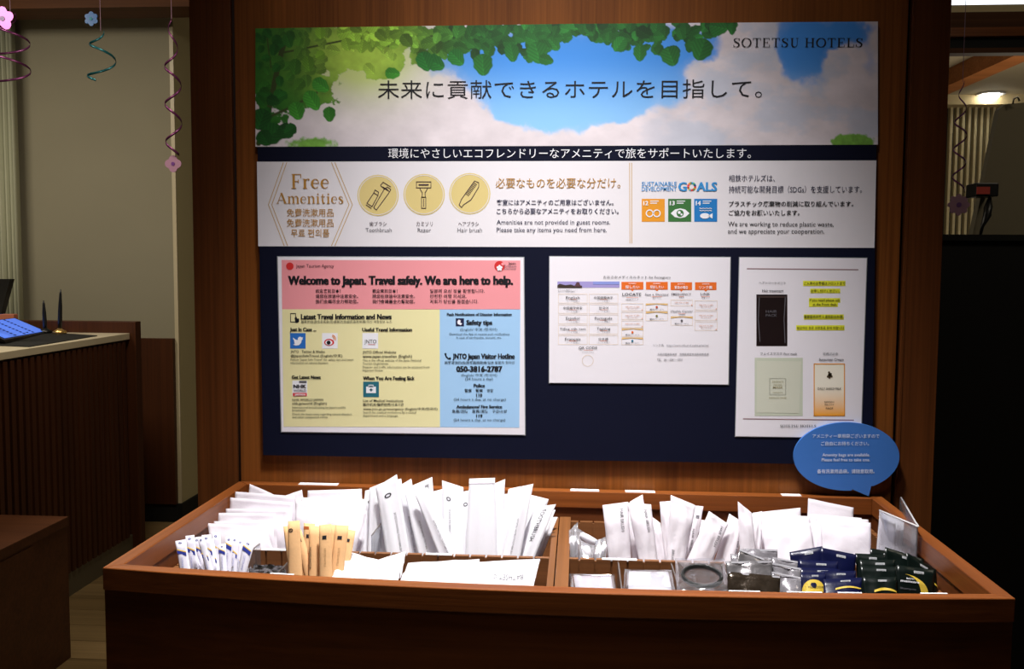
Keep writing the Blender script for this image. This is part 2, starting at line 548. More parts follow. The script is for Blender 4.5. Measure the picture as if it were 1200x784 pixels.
# ------------------------------------------------------------------ right lobby objects
CY = .95
cz = on_y(1150, 275, CY)[2]
co = empty('service_counter', (2.2, CY, 0), 'tall black counter beside the right edge of the wooden wall', 'counter')
box('body', (XR + .01, CY, 0), (4.5, 1.7, cz - .015), plain('black laminate', (6, 6, 6), .85), co)
box('counter_top', (XR + .01, CY - .01, cz - .015), (4.5, 1.71, cz), plain('black laminate', (6, 6, 6), .85), co)
sg = empty('sign_panel', on_y(1170, 270, 1.25), 'large grey slanted panel standing on the black counter', 'panel')
pp = [on_y(1139, 276, 1.25), on_y(1171, 128, 1.35), on_y(1178, 122, 1.355), on_y(1300, 112, 1.36), on_y(1300, 276, 1.25)]
for q in (pp[0], pp[-1]): q[2] = cz
v, f = hull_box(pp, (0, .03, 0)); mesh('board', v, f, plain('grey board', (120, 112, 90), .85, noise=.04, scale=60), sg)
q = on_y(1187, 122, 1.33)
v, f = tube([q, q + (0, -.004, .014), q + (.01, -.006, .02), q + (.016, -.004, .008)], .003, 8); mesh('clip', v, f, plain('steel', (200, 196, 180), .25, metal=1), sg, smooth=True)
rd = empty('card_reader', on_y(1157, 270, 1.2), 'small black device with a red display hung on the grey panel', 'device')
u0 = on_y(1144, 230, 1.2); u1 = on_y(1171, 214, 1.2)
box('reader_body', (u0[0], 1.2, u0[2]), (u1[0], 1.275, u1[2]), BLACKP, rd, bev=.003)
u0 = on_y(1144.5, 227.5, 1.198); u1 = on_y(1160, 219, 1.198)
box('display', (u0[0], 1.196, u0[2]), (u1[0], 1.2, u1[2]), plain('red display', (150, 52, 40), .4, emit=.08), rd)
cb = [on_y(1160, 231, 1.22), on_y(1158, 243, 1.21), on_y(1157, 252, 1.2), on_y(1151, 266, 1.2), on_y(1149, 275, 1.2)]
v, f = tube(cb, .006, 8, [.004, .012, .011, .005, .004]); mesh('cable', v, f, BLACKP, rd, smooth=True)


# ------------------------------------------------------------------ hanging party spirals
def spiral(label, top, length, turns, rad, width, mat, charm=None, ceil=CEIL, ph=0., a0=0.):
    x, y, z = top
    e = empty('party_spiral', (x, y, z - length), label, 'decoration', 'foil party spirals hanging from the ceiling')
    n = int(turns * 18)
    A = []
    Fc = []
    for i in range(n + 1):
        t = i / n
        w = ph + turns * 6.283 * t
        r = rad * min(1, .25 + t * 2)
        c = np.array([x + r * math.cos(w), y + r * math.sin(w), z - length * t])
        A += [c + (0, 0, width / 2), c - (0, 0, width / 2)]
    for i in range(n): Fc.append((2 * i, 2 * i + 2, 2 * i + 3, 2 * i + 1))
    o = mesh('ribbon', A, Fc, mat, e, smooth=True)
    md = o.modifiers.new('solid', 'SOLIDIFY'); md.thickness = .0015
    v, f = tube([(x, y, ceil), (x, y, z)], .0012, 5); mesh('hanging_string', v, f, plain('string', (120, 90, 110), .6), e)
    if charm: charm(e)
    return e


def petal_charm(c, r, mat, mat2, n=5, name='flower_charm', rot=0.):
    def mk(e):
        a = Acc()
        m = 40
        for s in (-1, 1):
            pts = [np.array(c) + (0, s * .002, 0)]
            for i in range(m):
                w = 6.283 * i / m + rot
                rr = r * (.72 + .28 * abs(math.cos(n * w / 2)))
                pts.append(np.array(c) + (rr * math.sin(w), s * .002, rr * math.cos(w)))
            k = len(a.v)
            a.v += [tuple(p) for p in pts]
            for i in range(m): a.f.append((k, k + 1 + i, k + 1 + (i + 1) % m))
        for i in range(m): a.f.append((1 + i, 1 + (i + 1) % m, m + 2 + (i + 1) % m, m + 2 + i))
        o = a.out(name, mat, e)
        v, f = tube([np.array(c) + (0, -.004, 0), np.array(c) + (0, .004, 0)], r * .22, 14); mesh('charm_centre', v, f, mat2, o)
    return mk


PINKF = plain('pink foil', (120, 60, 110), .25, metal=.6)
PINKD = plain('dark purple foil', (96, 40, 84), .3, metal=.6)
CYANF = plain('cyan foil', (16, 84, 92), .3, metal=.5)
PALEP = plain('pale pink film', (150, 112, 136), .4)
PURP = plain('purple dot', (96, 52, 120), .4)
t = on_y(201, 22, 2.3); b = on_y(202, 182, 2.3); c = on_y(203, 192, 2.29)
spiral('pink foil spiral with a butterfly charm hanging beside the pale doorway edge', t, t[2] - b[2], 3.6, .032, .012, PINKD, petal_charm(c, .035, PALEP, PURP, 4, 'butterfly_charm', .4), ph=2)
t = on_y(118, 36, 2.3); b = on_y(118, 97, 2.3)
spiral('cyan foil spiral hanging before the grey wall near the ceiling beam', t, t[2] - b[2], 1.6, .055, .010, CYANF, petal_charm(on_y(107, 22, 2.3), .03, plain('blue film', (24, 76, 130), .3), CYANF, 6), ph=1.)
t = on_y(12, 16, 2.3); b = on_y(12, 100, 2.3)
spiral('purple foil spiral hanging before the curtain at the left edge', t, t[2] - b[2], 2.6, .07, .009, PINKD, petal_charm(on_y(3, 22, 2.3), .05, PINKF, PURP, 5), ph=.3)
t = on_y(1128, 96, 2.2); b = on_y(1124, 225, 2.2); c = on_y(1123.5, 240, 2.19)
spiral('pink beaded spiral with a flower charm hanging before the striped wall', t, t[2] - b[2], 4, .022, .008, PINKF, petal_charm(c, .042, PALEP, PURP, 8), ph=0)

# ------------------------------------------------------------------ flat print: polygons, lines, text
class Print:
    """everything printed in one colour on one thing becomes one part"""
    def __init__(s, parent):
        s.parent = parent; s.b = {}
    def acc(s, mat, name='print'):
        return s.b.setdefault((mat.name, name), (Acc(), mat))[0]
    def flush(s):
        for (mn, name), (a, mat) in s.b.items():
            if a.v: a.out(name, mat, s.parent, kind='stuff' if name in ('lettering', 'print') else None)
        s.b = {}


TQ = []      # text requests: converted together at the end


def text_req(body, fn, pr, mat, bold=0., name='lettering', shift=None):
    if bold >= .02 and shift is None:
        # heavy lettering: copies set slightly apart sideways and in depth
        for k_, sx in enumerate((-bold, 0, bold)):
            text_req(body, (lambda co, fn=fn, sx=sx, k_=k_: heavy(fn, co, sx, k_)), pr, mat, .012, name, 1)
        return
    c = bpy.data.curves.new('t', 'FONT')
    c.body = body
    c.resolution_u = 2
    c.offset = bold
    c.fill_mode = 'FRONT'
    o = bpy.data.objects.new('t', c)
    COL.objects.link(o)
    TQ.append((o, fn, pr, mat, name))


def heavy(fn, co, sx, k_):
    P = np.array(fn(co))
    w = co[:, 0].max() - co[:, 0].min()
    a, b = P[int(np.argmin(co[:, 0]))], P[int(np.argmax(co[:, 0]))]
    d = (b - a) / max(w, 1e-6)
    return P + d * sx + np.array([0, -.00003 * k_, 0])


def flush_text():
    bpy.context.view_layer.update()
    dg = bpy.context.evaluated_depsgraph_get()
    for o, fn, pr, mat, name in TQ:
        ev = o.evaluated_get(dg)
        m = ev.to_mesh()
        n = len(m.vertices)
        if n:
            co = np.empty(n * 3)
            m.vertices.foreach_get('co', co)
            co = co.reshape(-1, 3)[:, :2]
            if len(m.polygons):
                pr.acc(mat, name).add(fn(co), [tuple(p.vertices) for p in m.polygons])
        ev.to_mesh_clear()
    for o, *_ in TQ:
        c = o.data
        bpy.data.objects.remove(o)
        bpy.data.curves.remove(c)
    TQ.clear()


class Sheet:
    """a flat printed sheet standing at plane y; (X, Y) are readings ox + X / s, oy + Y / s"""
    def __init__(s, pr, y, ox=0., oy=0., sc=1.):
        s.pr, s.y, s.ox, s.oy, s.sc = pr, y, ox, oy, sc
    def P(s, X, Y, lay=0):
        return on_y(s.ox + X / s.sc, s.oy + Y / s.sc, s.y - .0002 * lay)
    def at(s, ox, oy, sc):
        return Sheet(s.pr, s.y, ox, oy, sc)
    def poly(s, pts, mat, lay=1, name='print'):
        s.pr.acc(mat, name).add([s.P(x, y, lay) for x, y in pts], [tuple(range(len(pts)))[::-1]])
    def rect(s, x0, y0, x1, y1, mat, lay=1, name='print'):
        s.poly([(x0, y0), (x1, y0), (x1, y1), (x0, y1)], mat, lay, name)
    def disc(s, cx, cy, r, mat, lay=1, ry=None, n=28, name='print'):
        ry = ry or r
        s.poly([(cx + r * math.cos(6.2832 * i / n), cy + ry * math.sin(6.2832 * i / n)) for i in range(n)], mat, lay, name)
    def line(s, pts, w, mat, lay=2, name='print', closed=False):
        pts = [np.array(p, float) for p in pts]
        if closed: pts.append(pts[0])
        for a, b in zip(pts, pts[1:]):
            d = b - a
            L = np.hypot(*d)
            if L < 1e-6: continue
            d /= L
            n = np.array([-d[1], d[0]]) * w / 2
            e = d * w * .3
            s.poly([a - e + n, b + e + n, b + e - n, a - e - n], mat, lay, name)
    def ring(s, cx, cy, r, w, mat, lay=2, a0=0., a1=6.2832, n=28, name='print'):
        acc = s.pr.acc(mat, name)
        pts = []
        for i in range(n + 1):
            t = a0 + (a1 - a0) * i / n
            pts += [s.P(cx + (r + w / 2) * math.cos(t), cy + (r + w / 2) * math.sin(t), lay), s.P(cx + (r - w / 2) * math.cos(t), cy + (r - w / 2) * math.sin(t), lay)]
        acc.add(pts, [(2 * i, 2 * i + 1, 2 * i + 3, 2 * i + 2) for i in range(n)])
    def frame(s, x0, y0, x1, y1, w, mat, lay=2):
        s.line([(x0, y0), (x1, y0), (x1, y1), (x0, y1)], w, mat, lay, closed=True)
    def text(s, body, x0, x1, yb, ch, mat, bold=0., lay=4, y2=None, name='lettering'):
        A = s.P(x0, yb, lay); B = s.P(x1, yb if y2 is None else y2, lay)
        C = s.P((x0 + x1) / 2, yb - ch, lay); D = s.P((x0 + x1) / 2, yb, lay)
        h = C[2] - D[2]
        A[1] = B[1] = s.y - .0002 * lay
        def fn(co):
            mx0, mx1 = co[:, 0].min(), co[:, 0].max()
            my = max(co[:, 1].max(), .3)
            u = (co[:, 0] - mx0) / max(mx1 - mx0, 1e-6)
            w = co[:, 1] / my * h
            P = A[None, :] + (B - A)[None, :] * u[:, None]
            P[:, 2] += w
            return P
        text_req(body, fn, s.pr, mat, bold, name)


# --- a small drawn serif alphabet (thick uprights, hairline bars and serifs)
def cr(pts, m=8):
    P = [np.array(p, float) for p in pts]
    P = [2 * P[0] - P[1]] + P + [2 * P[-1] - P[-2]]
    o = []
    for i in range(1, len(P) - 2):
        for k in range(m):
            t = k / m
            o.append(.5 * ((2 * P[i]) + (-P[i - 1] + P[i + 1]) * t + (2 * P[i - 1] - 5 * P[i] + 4 * P[i + 1] - P[i + 2]) * t * t + (-P[i - 1] + 3 * P[i] - 3 * P[i + 1] + P[i + 2]) * t ** 3))
    o.append(P[-2])
    return o


TK, TN = .15, .045
def arc(cx, cy, rx, ry, a0, a1, n=20):
    return [(cx + rx * math.cos(math.radians(a0 + (a1 - a0) * i / n)), cy + ry * math.sin(math.radians(a0 + (a1 - a0) * i / n))) for i in range(n + 1)]


def g_o(w, h): return [('c', arc(w / 2, h / 2, w / 2 - .06, h / 2 - .01, 0, 360, 32))]
# strokes: 'v' thick upright (x,y0,y1); 't' thin upright; 'h' hairline (x0,x1,y); 's' serif (x,y,half); 'c' curve, width by direction; 'd' diagonal (p,q,width); 'w' curve with widths
SERIF = {
    'S': (.62, [('w', cr([(.52, .74), (.47, .92), (.30, .98), (.13, .88), (.12, .70), (.28, .56), (.44, .44), (.52, .28), (.44, .08), (.26, .02), (.10, .1), (.06, .28)]), [.5, .3, .3, .8, 1, 1.1, 1.1, 1, .8, .3, .3, .5]), ('t', .54, .72, .98), ('t', .05, .02, .28)]),
    'O': (.86, g_o(.86, 1)),
    'T': (.72, [('v', .36, 0, 1), ('h', .03, .69, .98), ('s', .36, .02, .15), ('t', .04, .74, 1), ('t', .68, .74, 1)]),
    'E': (.70, [('v', .16, 0, 1), ('h', .04, .62, .98), ('h', .04, .64, .02), ('h', .16, .46, .51), ('t', .60, .76, 1), ('t', .63, 0, .26), ('t', .45, .4, .62)]),
    'U': (.80, [('w', [(.19, 1), (.19, .4)] + arc(.41, .28, .22, .26, 180, 360, 16) + [(.63, .4), (.63, 1)], [1, 1, 1, .6, .3, .3, .3]), ('s', .19, .98, .15), ('s', .63, .98, .12)]),
    'H': (.86, [('v', .17, 0, 1), ('v', .69, 0, 1), ('h', .17, .69, .51), ('s', .17, .98, .14), ('s', .17, .02, .14), ('s', .69, .98, .14), ('s', .69, .02, .14)]),
    'L': (.66, [('v', .17, 0, 1), ('h', .03, .6, .02), ('s', .17, .98, .14), ('t', .60, 0, .28)]),
    'F': (.66, [('v', .17, 0, 1), ('h', .04, .62, .98), ('h', .17, .46, .5), ('t', .60, .74, 1), ('t', .45, .38, .62), ('s', .17, .02, .15)]),
    'A': (.84, [('d', (.08, 0), (.41, 1), .05), ('d', (.39, 1), (.72, 0), .15), ('h', .18, .6, .33), ('s', .09, .02, .11), ('s', .73, .02, .14)]),
    'r': (.46, [('v', .15, 0, .66), ('s', .15, .02, .13), ('s', .08, .65, .07), ('w', cr([(.17, .42), (.24, .6), (.33, .66), (.40, .6)]), [.3, .3, .4, .8])]),
    'e': (.54, [('w', [(.08, .37), (.48, .37)] + arc(.28, .34, .20, .31, 8, 315, 24), [.3, .3, .4, .3, .9, 1, .6, .3, .3])]),
    'm': (.98, [('v', .15, 0, .66), ('v', .49, 0, .52), ('v', .83, 0, .52), ('w', cr([(.16, .48), (.27, .64), (.40, .66), (.49, .5)]), [.3, .3, .7, 1]), ('w', cr([(.50, .48), (.61, .64), (.74, .66), (.83, .5)]), [.3, .3, .7, 1]), ('s', .15, .02, .12), ('s', .49, .02, .12), ('s', .83, .02, .12), ('s', .08, .65, .07)]),
    'n': (.66, [('v', .15, 0, .66), ('v', .51, 0, .52), ('w', cr([(.16, .48), (.28, .64), (.42, .66), (.51, .5)]), [.3, .3, .7, 1]), ('s', .15, .02, .12), ('s', .51, .02, .12), ('s', .08, .65, .07)]),
    'i': (.34, [('v', .17, 0, .66), ('s', .17, .02, .13), ('s', .10, .65, .07), ('d', (.17, .82), (.17, .94), .12)]),
    't': (.42, [('w', cr([(.17, .86), (.17, .3), (.22, .05), (.36, .06)]), [.6, 1, .9, .3]), ('h', .03, .36, .64)]),
    's': (.46, [('w', cr([(.36, .5), (.30, .64), (.16, .64), (.10, .52), (.20, .38), (.33, .26), (.36, .12), (.24, .01), (.12, .03), (.07, .18)]), [.3, .3, .5, .9, 1, 1, .8, .4, .3, .3])]),
}


def serif_text(sh, body, x0, x1, yb, ch, mat, lay=4, gap=.05, weight=1.):
    quads, x = [], 0.
    for c in body:
        if c == ' ':
            x += .38; continue
        w, st = SERIF[c]
        def q(p, r, wd):
            p, r = np.array(p, float), np.array(r, float)
            d = r - p; L = np.hypot(*d)
            if L < 1e-9: return
            n = np.array([-d[1], d[0]]) / L * wd / 2
            quads.append([tuple(k + (x, 0)) for k in (p + n, r + n, r - n, p - n)])
        def strip(P, W_):
            P = [np.array(p, float) for p in P]
            for i in range(len(P) - 1):
                d = P[min(i + 2, len(P) - 1)] - P[max(i - 1, 0)] if 0 else P[i + 1] - P[i]
                L = np.hypot(*d)
                if L < 1e-9: continue
                n = np.array([-d[1], d[0]]) / L
                e = d / L * .01
                quads.append([tuple(k + (x, 0)) for k in (P[i] - e + n * W_[i] / 2, P[i + 1] + e + n * W_[i + 1] / 2, P[i + 1] + e - n * W_[i + 1] / 2, P[i] - e - n * W_[i] / 2)])
        for s in st:
            k = s[0]
            if k == 'v': q((s[1], s[2]), (s[1], s[3]), TK * weight)
            elif k == 't': q((s[1], s[2]), (s[1], s[3]), TN * 1.1)
            elif k == 'h': q((s[1], s[3]), (s[2], s[3]), TN * 1.2)
            elif k == 's': q((s[1] - s[3], s[2]), (s[1] + s[3], s[2]), TN * 1.1)
            elif k == 'd': q(s[1], s[2], s[3])
            elif k == 'c':
                P = s[1]; W_ = []
                for i in range(len(P)):
                    a, b = np.array(P[max(i - 1, 0)]), np.array(P[min(i + 1, len(P) - 1)])
                    t = (b - a) / (np.hypot(*(b - a)) + 1e-9)
                    W_.append(TN + (TK * weight - TN) * abs(t[1]) ** 1.5)
                strip(P, W_)
            elif k == 'w':
                P = s[1]; n = len(P)
                W_ = [TK * weight * float(np.interp(i / (n - 1), np.linspace(0, 1, len(s[2])), s[2])) for i in range(n)]
                strip(P, W_)
        x += w + gap
    tot = x - gap
    A = sh.P(x0, yb, lay); B = sh.P(x1, yb, lay); H = sh.P(x0, yb - ch, lay)[2] - A[2]
    acc = sh.pr.acc(mat, 'lettering')
    for i, qd in enumerate(quads):
        acc.add([A + (B - A) * (p[0] / tot) + np.array([0, -.00001 * (i % 7), H * p[1]]) for p in qd], [(3, 2, 1, 0)])


# ------------------------------------------------------------------ the display board
bd = empty('display_board', (.5, 0, 1.06), 'large navy display board with a sky and leaf banner on the wooden wall', 'board')
PB = Print(bd)
S0 = Sheet(PB, 0.)
NAVY = plain('navy board', (7, 11, 34), .7, noise=.08, scale=90, spec=.15)
qn = [on_y(x, y, 0) for x, y in ((299.2, 33.3), (1029.1, 25), (1022, 545), (308.4, 533.4))]
v, f = hull_box(qn, (0, .0095, 0)); mesh('backing_panel', v, f, NAVY, bd)
WSTR = plain('white board print', (226, 222, 226), .5)
S0.poly([(301, 189.5), (1027, 188), (1024.7, 290.5), (302.6, 288.6)], WSTR, 1)

# sky picture (flat print, colours held per vertex)
def fbm(x, y, seed, oct=5):
    r = np.random.default_rng(seed)
    out = np.zeros_like(x); amp = 1.; tot = 0
    for o in range(oct):
        N = 64
        g = r.random((N, N))
        xx, yy = x * 2 ** o, y * 2 ** o
        xi, yi = np.floor(xx).astype(int), np.floor(yy).astype(int)
        fx, fy = xx - xi, yy - yi
        fx, fy = fx * fx * (3 - 2 * fx), fy * fy * (3 - 2 * fy)
        a = g[xi % N, yi % N]; b = g[(xi + 1) % N, yi % N]; c = g[xi % N, (yi + 1) % N]; d_ = g[(xi + 1) % N, (yi + 1) % N]
        out += amp * ((a * (1 - fx) + b * fx) * (1 - fy) + (c * (1 - fx) + d_ * fx) * fy)
        tot += amp; amp *= .55
    return out / tot


def sm(a, b, x):
    t = np.clip((x - a) / (b - a), 0, 1)
    return t * t * (3 - 2 * t)


NX, NY = 900, 172
gu, gv = np.meshgrid(np.linspace(0, 1, NX), np.linspace(0, 1, NY), indexing='ij')
X = 299.3 + gu * 729.5
Yt = np.interp(X[:, 0], [299, 660, 1029], [33.3, 28, 25.2])[:, None]
Yb = np.interp(X[:, 0], [299, 660, 1029], [172, 171, 169.5])[:, None]
Y = Yt + (Yb - Yt) * gv
Xw = X + 16 * (fbm(X / 22, Y / 22, 1) - .5); Yw = Y + 22 * (fbm(X / 22 + 9, Y / 22, 2) - .5)
def blob(cx, cy, rx, ry): return np.exp(-(((Xw - cx) / rx) ** 2 + ((Yw - cy) / ry) ** 2))
blue = 1.7 * blob(620, 96, 95, 42) + 1.2 * blob(700, 70, 90, 45) + 1.2 * blob(545, 60, 50, 22) + 1.0 * blob(650, 130, 70, 16) + 1.3 * blob(800, 55, 60, 18) + 1.2 * blob(940, 62, 34, 42) + 1.0 * blob(975, 40, 40, 16) + .5 * blob(790, 100, 14, 28) + .42 * blob(845, 145, 30, 14) + .5 * blob(1020, 75, 20, 30) + .35 * blob(865, 80, 8, 8)
blue += 1.1 * blob(655, 126, 85, 24) + .8 * blob(945, 62, 30, 34) + 1.0 * blob(735, 105, 40, 32) + .9 * blob(990, 36, 30, 9)
blue -= 1.2 * blob(304, 44, 12, 14) + .9 * blob(530, 118, 45, 32) + 1.1 * blob(545, 148, 42, 30) + .6 * blob(750, 156, 60, 16) + .9 * blob(880, 100, 45, 45) + .8 * blob(985, 72, 20, 14) + .7 * blob(880, 42, 20, 14)
n1 = fbm(X / 40, Y / 28, 5)
mask = sm(.32, .80, blue + .7 * (n1 - .5)) * (.8 + .2 * sm(.3, 1.2, blue))
skyc = np.stack([np.array(lin(66, 146, 232)[:3]) * (1 - t) + np.array(lin(140, 196, 246)[:3]) * t for t in [0, 1]])
tt = sm(60, 150, Y)[..., None]
sky = skyc[0] * (1 - tt) + skyc[1] * tt
cl = np.array(lin(224, 214, 218)[:3]) * (.80 + .40 * fbm(X / 34, Y / 24, 8))[..., None]
pale = (.45 * sm(.5, .68, fbm(X / 60, Y / 34, 31)) * sm(700, 820, X))[..., None]
cl = cl * (1 - pale) + np.array(lin(176, 196, 220)[:3]) * pale
col = sky * mask[..., None] + cl * (1 - mask[..., None])
# green tree mass at the left fading to the glow; grass tufts
gl_ = 1.5 * blob(310, 60, 42, 45) + 1.1 * blob(380, 50, 60, 28) + 1.0 * blob(440, 60, 60, 26) + .9 * blob(335, 95, 45, 30) + .9 * blob(315, 150, 16, 24) + .7 * blob(365, 112, 28, 20) + 1.0 * blob(445, 78, 24, 16) + .7 * blob(505, 42, 40, 9)
gmask = sm(.62, .70, gl_ + 1.5 * (fbm(X / 14, Y / 14, 12) - .5))
glow = np.exp(-(((X - 425) / 62) ** 2 + ((Y - 62) / 48) ** 2))[..., None]
gd = np.array(lin(40, 110, 28)[:3]); gy = np.array(lin(178, 214, 78)[:3])
tex = (.55 + .9 * fbm(X / 9, Y / 9, 15))[..., None]
green = (gd * (1 - np.clip(glow * 1.2, 0, 1)) + gy * np.clip(glow * 1.2, 0, 1)) * (tex * (1 - glow * .6) + glow * .6)
soft = np.clip(glow[..., 0] * 1.3, 0, .85) * (1 - gmask)
col = col * (1 - gmask[..., None]) + green * gmask[..., None]
col = col * (1 - soft[..., None]) + np.array(lin(206, 224, 120)[:3]) * soft[..., None]
tuft = sm(.5, .7, .9 * np.exp(-((X - 1000) / 26) ** 2) * sm(148, 168, Y) * 1.6 + .5 * (fbm(X / 5, Y / 5, 21) - .4)) + sm(.5, .8, np.exp(-((X - 365) / 40) ** 2) * sm(150, 170, Y) + .6 * (fbm(X / 5, Y / 5, 22) - .5))
tuft = np.clip(tuft, 0, 1)[..., None]
col = col * (1 - tuft) + np.array(lin(120, 176, 70)[:3]) * (.6 + .7 * fbm(X / 4, Y / 4, 23))[..., None] * tuft
col = np.clip(col, 0, 1)
# leaves of the printed picture, drawn into its colours
x0_, dx_ = 299.3, 729.5 / (NX - 1)
def leaf(x, y, L, ang, c, veins=True):
    w = L * random.uniform(.36, .5)
    i0, i1 = int((x - L * .7 - x0_) / dx_), int((x + L * .7 - x0_) / dx_) + 2
    i0, i1 = max(i0, 0), min(i1, NX)
    if i1 <= i0: return
    xx, yy_ = X[i0:i1], Y[i0:i1]
    ca, sa = math.cos(ang), math.sin(ang)
    a = ((xx - x) * ca + (yy_ - y) * sa) / (L / 2)
    b = (-(xx - x) * sa + (yy_ - y) * ca) / w
    hw = np.sqrt(np.clip(1 - a * a, 0, 1)) * (1 - .22 * a + .05 * np.sin(a * 9))
    m = sm(0, .12, hw - np.abs(b)) * (np.abs(a) < 1)
    sh = random.uniform(.75, 1.25)
    g = sh * np.where(b > 0, 1.0, .78) * (1 + .18 * np.sin((a + np.abs(b)) * 16)) * (.85 + .3 * (a + 1) / 2)
    g = np.where(np.abs(b) < .07, g * 1.25, g)
    lc = np.array(c)[None, None, :] * g[..., None]
    col[i0:i1] = col[i0:i1] * (1 - m[..., None]) + lc * m[..., None]
def branch(pts, w, c):
    global col
    for (xa, ya), (xb_, yb_) in zip(pts, pts[1:]):
        n_ = int(max(abs(xb_ - xa), abs(yb_ - ya))) + 1
        for q in range(n_):
            t = q / n_
            cx, cy = xa + (xb_ - xa) * t, ya + (yb_ - ya) * t
            i0 = max(int((cx - w - x0_) / dx_), 0); i1 = min(int((cx + w - x0_) / dx_) + 2, NX)
            m = 1 - sm(w / 2 - .5, w / 2 + .5, np.hypot(X[i0:i1] - cx, Y[i0:i1] - cy))[..., None]
            col[i0:i1] = col[i0:i1] * (1 - m) + np.array(c) * m
BRC = lin(60, 74, 30)[:3]
branch([(303, 168), (313, 140), (322, 95), (330, 60), (338, 36)], 6, BRC)
branch([(313, 138), (345, 124), (372, 108)], 3, BRC)
branch([(330, 62), (420, 44), (520, 42), (620, 34), (760, 30)], 2.2, BRC)
branch([(312, 34), (315, 60), (318, 80)], 1.4, BRC)
for i in range(260):
    x = random.uniform(300, 470); y = random.uniform(34, 110)
    if x < 322 and y < 60 and random.random() < .8: continue
    if y > 150 - (x - 300) * .9 and y > 62 + 22 * math.exp(-((x - 440) / 26) ** 2): continue
    gg = math.exp(-((x - 425) / 55) ** 2 - ((y - 62) / 45) ** 2)
    if random.random() < max(gg * .8, .25): continue
    if fbm(np.array([[x / 11]]), np.array([[y / 11]]), 77)[0, 0] > .54: continue
    leaf(x, y, random.uniform(8, 17), random.uniform(0, 3.1), np.array(lin(44, 112, 30)[:3]) * (1 - gg) + np.array(lin(176, 212, 76)[:3]) * gg)
prof = [(455, 62), (480, 58), (500, 84), (515, 76), (530, 62), (548, 66), (560, 78), (575, 68), (600, 66), (620, 76), (640, 70), (655, 52), (670, 52), (700, 50), (720, 58), (745, 66), (765, 62), (785, 74), (800, 58), (822, 70), (832, 50), (845, 34), (860, 38)]
px_, py_ = zip(*prof)
n = 0
for i in range(330):
    x = random.uniform(400, 858)
    yb = np.interp(x, px_, py_)
    top = np.interp(x, [299, 660, 1029], [33.3, 28, 25.2])
    y = random.uniform(top - 2, max(top + 1, yb - 7))
    g = math.exp(-((x - 420) / 70) ** 2)
    c = np.array(lin(30, 96, 34)[:3]) * (1 - g) + np.array(lin(150, 196, 60)[:3]) * g
    if random.random() < .35: c = c * random.choice((1.7, .55))
    leaf(x, y, random.uniform(10, 19), random.uniform(-.6, 2.2), c)
for x, y, L, an in ((566, 76, 26, 1.5), (510, 74, 24, .5), (498, 72, 24, 1.2), (630, 62, 26, 1.3), (822, 58, 27, 1.9), (786, 66, 24, 1.2), (600, 62, 22, 1.4), (640, 70, 18, .3), (750, 62, 20, 1.6), (726, 52, 20, 2.2), (535, 68, 22, .8), (858, 34, 14, 1.6), (842, 32, 22, .2)):
    leaf(x, y, L, an, np.array(lin(34, 112, 40)[:3]))
for i in range(120):
    x = random.gauss(330, 32); y = random.uniform(36, 140)
    if x < 300 or x > 400 or y > 150 - (x - 300) * .9 or random.random() < .4: continue
    if fbm(np.array([[x / 11]]), np.array([[y / 11]]), 77)[0, 0] > .54: continue
    g = sm(330, 400, x)
    leaf(x, y, random.uniform(9, 20), random.uniform(0, 3.1), np.array(lin(34, 104, 30)[:3]) * (1 - g) + np.array(lin(140, 190, 50)[:3]) * g)
for x, y, L, an in ((348, 130, 22, 1.3), (366, 118, 26, 1.0), (386, 134, 18, 1.5), (376, 100, 22, .6), (460, 86, 18, .1), (320, 118, 16, .3), (306, 140, 26, 1.9), (318, 158, 30, 2.4), (335, 154, 20, .6), (310, 162, 20, 1.0), (340, 152, 16, 2.6)):
    leaf(x, y, L, an, np.array(lin(60, 140, 40)[:3]) if x > 345 else np.array(lin(24, 84, 26)[:3]))
col = np.clip(col, 0, 1)
D = (X[..., None] - 600) * AX_R - (Y[..., None] - 392) * AX_U + F_PX * AX_F
yy = -.0002
P = CAM + ((yy - CAM[1]) / D[..., 1])[..., None] * D
idx = np.arange(NX * NY).reshape(NX, NY)
fc = np.stack([idx[:-1, :-1], idx[:-1, 1:], idx[1:, 1:], idx[1:, :-1]], -1).reshape(-1, 4)
mesh('sky_picture', P.reshape(-1, 3), fc, vcol('sky print'), bd, cols=np.concatenate([col, np.ones((NX, NY, 1))], -1).reshape(-1, 4), label='printed sky and cloud picture')

S0.text('未来に貢献できるホテルを目指して。', 443, 893, 114, 20, INK, -.004, y2=113)
serif_text(S0, 'SOTETSU HOTELS', 859, 1011, 55.2, 10.5, INK, lay=5, gap=.12, weight=.9)
S0.text('環境にやさしいエコフレンドリーなアメニティで旅をサポートいたします。', 455, 880, 184.5, 11, WHITEI)
for o_ in (0, 4):
    S0.line([(332 + o_, 190.5), (314.5 + o_, 240), (333 + o_, 288)], .8, GOLDI)
    S0.line([(392.5 - o_, 190.5), (413 - o_, 240), (392.5 - o_, 288)], .8, GOLDI)
GOLDT = plain('brown gold ink', (176, 128, 52), .5)
serif_text(S0, 'Free', 341, 386, 221, 17, GOLDT, gap=.04)
serif_text(S0, 'Amenities', 324, 403, 238.5, 12.5, GOLDT, gap=.03, weight=.9)
S0.text('免費洗漱用品', 336, 391, 253, 8.5, GOLDT, .004)
S0.text('免費洗漱用品', 336, 391, 265, 8.5, GOLDT, .004)
S0.text('무료 편의품', 341, 386, 277, 8.5, GOLDT, .006)
DISC = plain('pale gold print', (214, 194, 128), .5)
for cx, cy in ((443, 229), (497, 228), (550.5, 227)):
    S0.disc(cx, cy, 24.3, DISC, 2); S0.ring(cx, cy, 22.6, .7, WSTR, 3)
PL = plain('plum ink', (70, 52, 60), .5)
L3 = lambda p, w=.8, c=False: S0.line(p, w, PL, 4, closed=c)
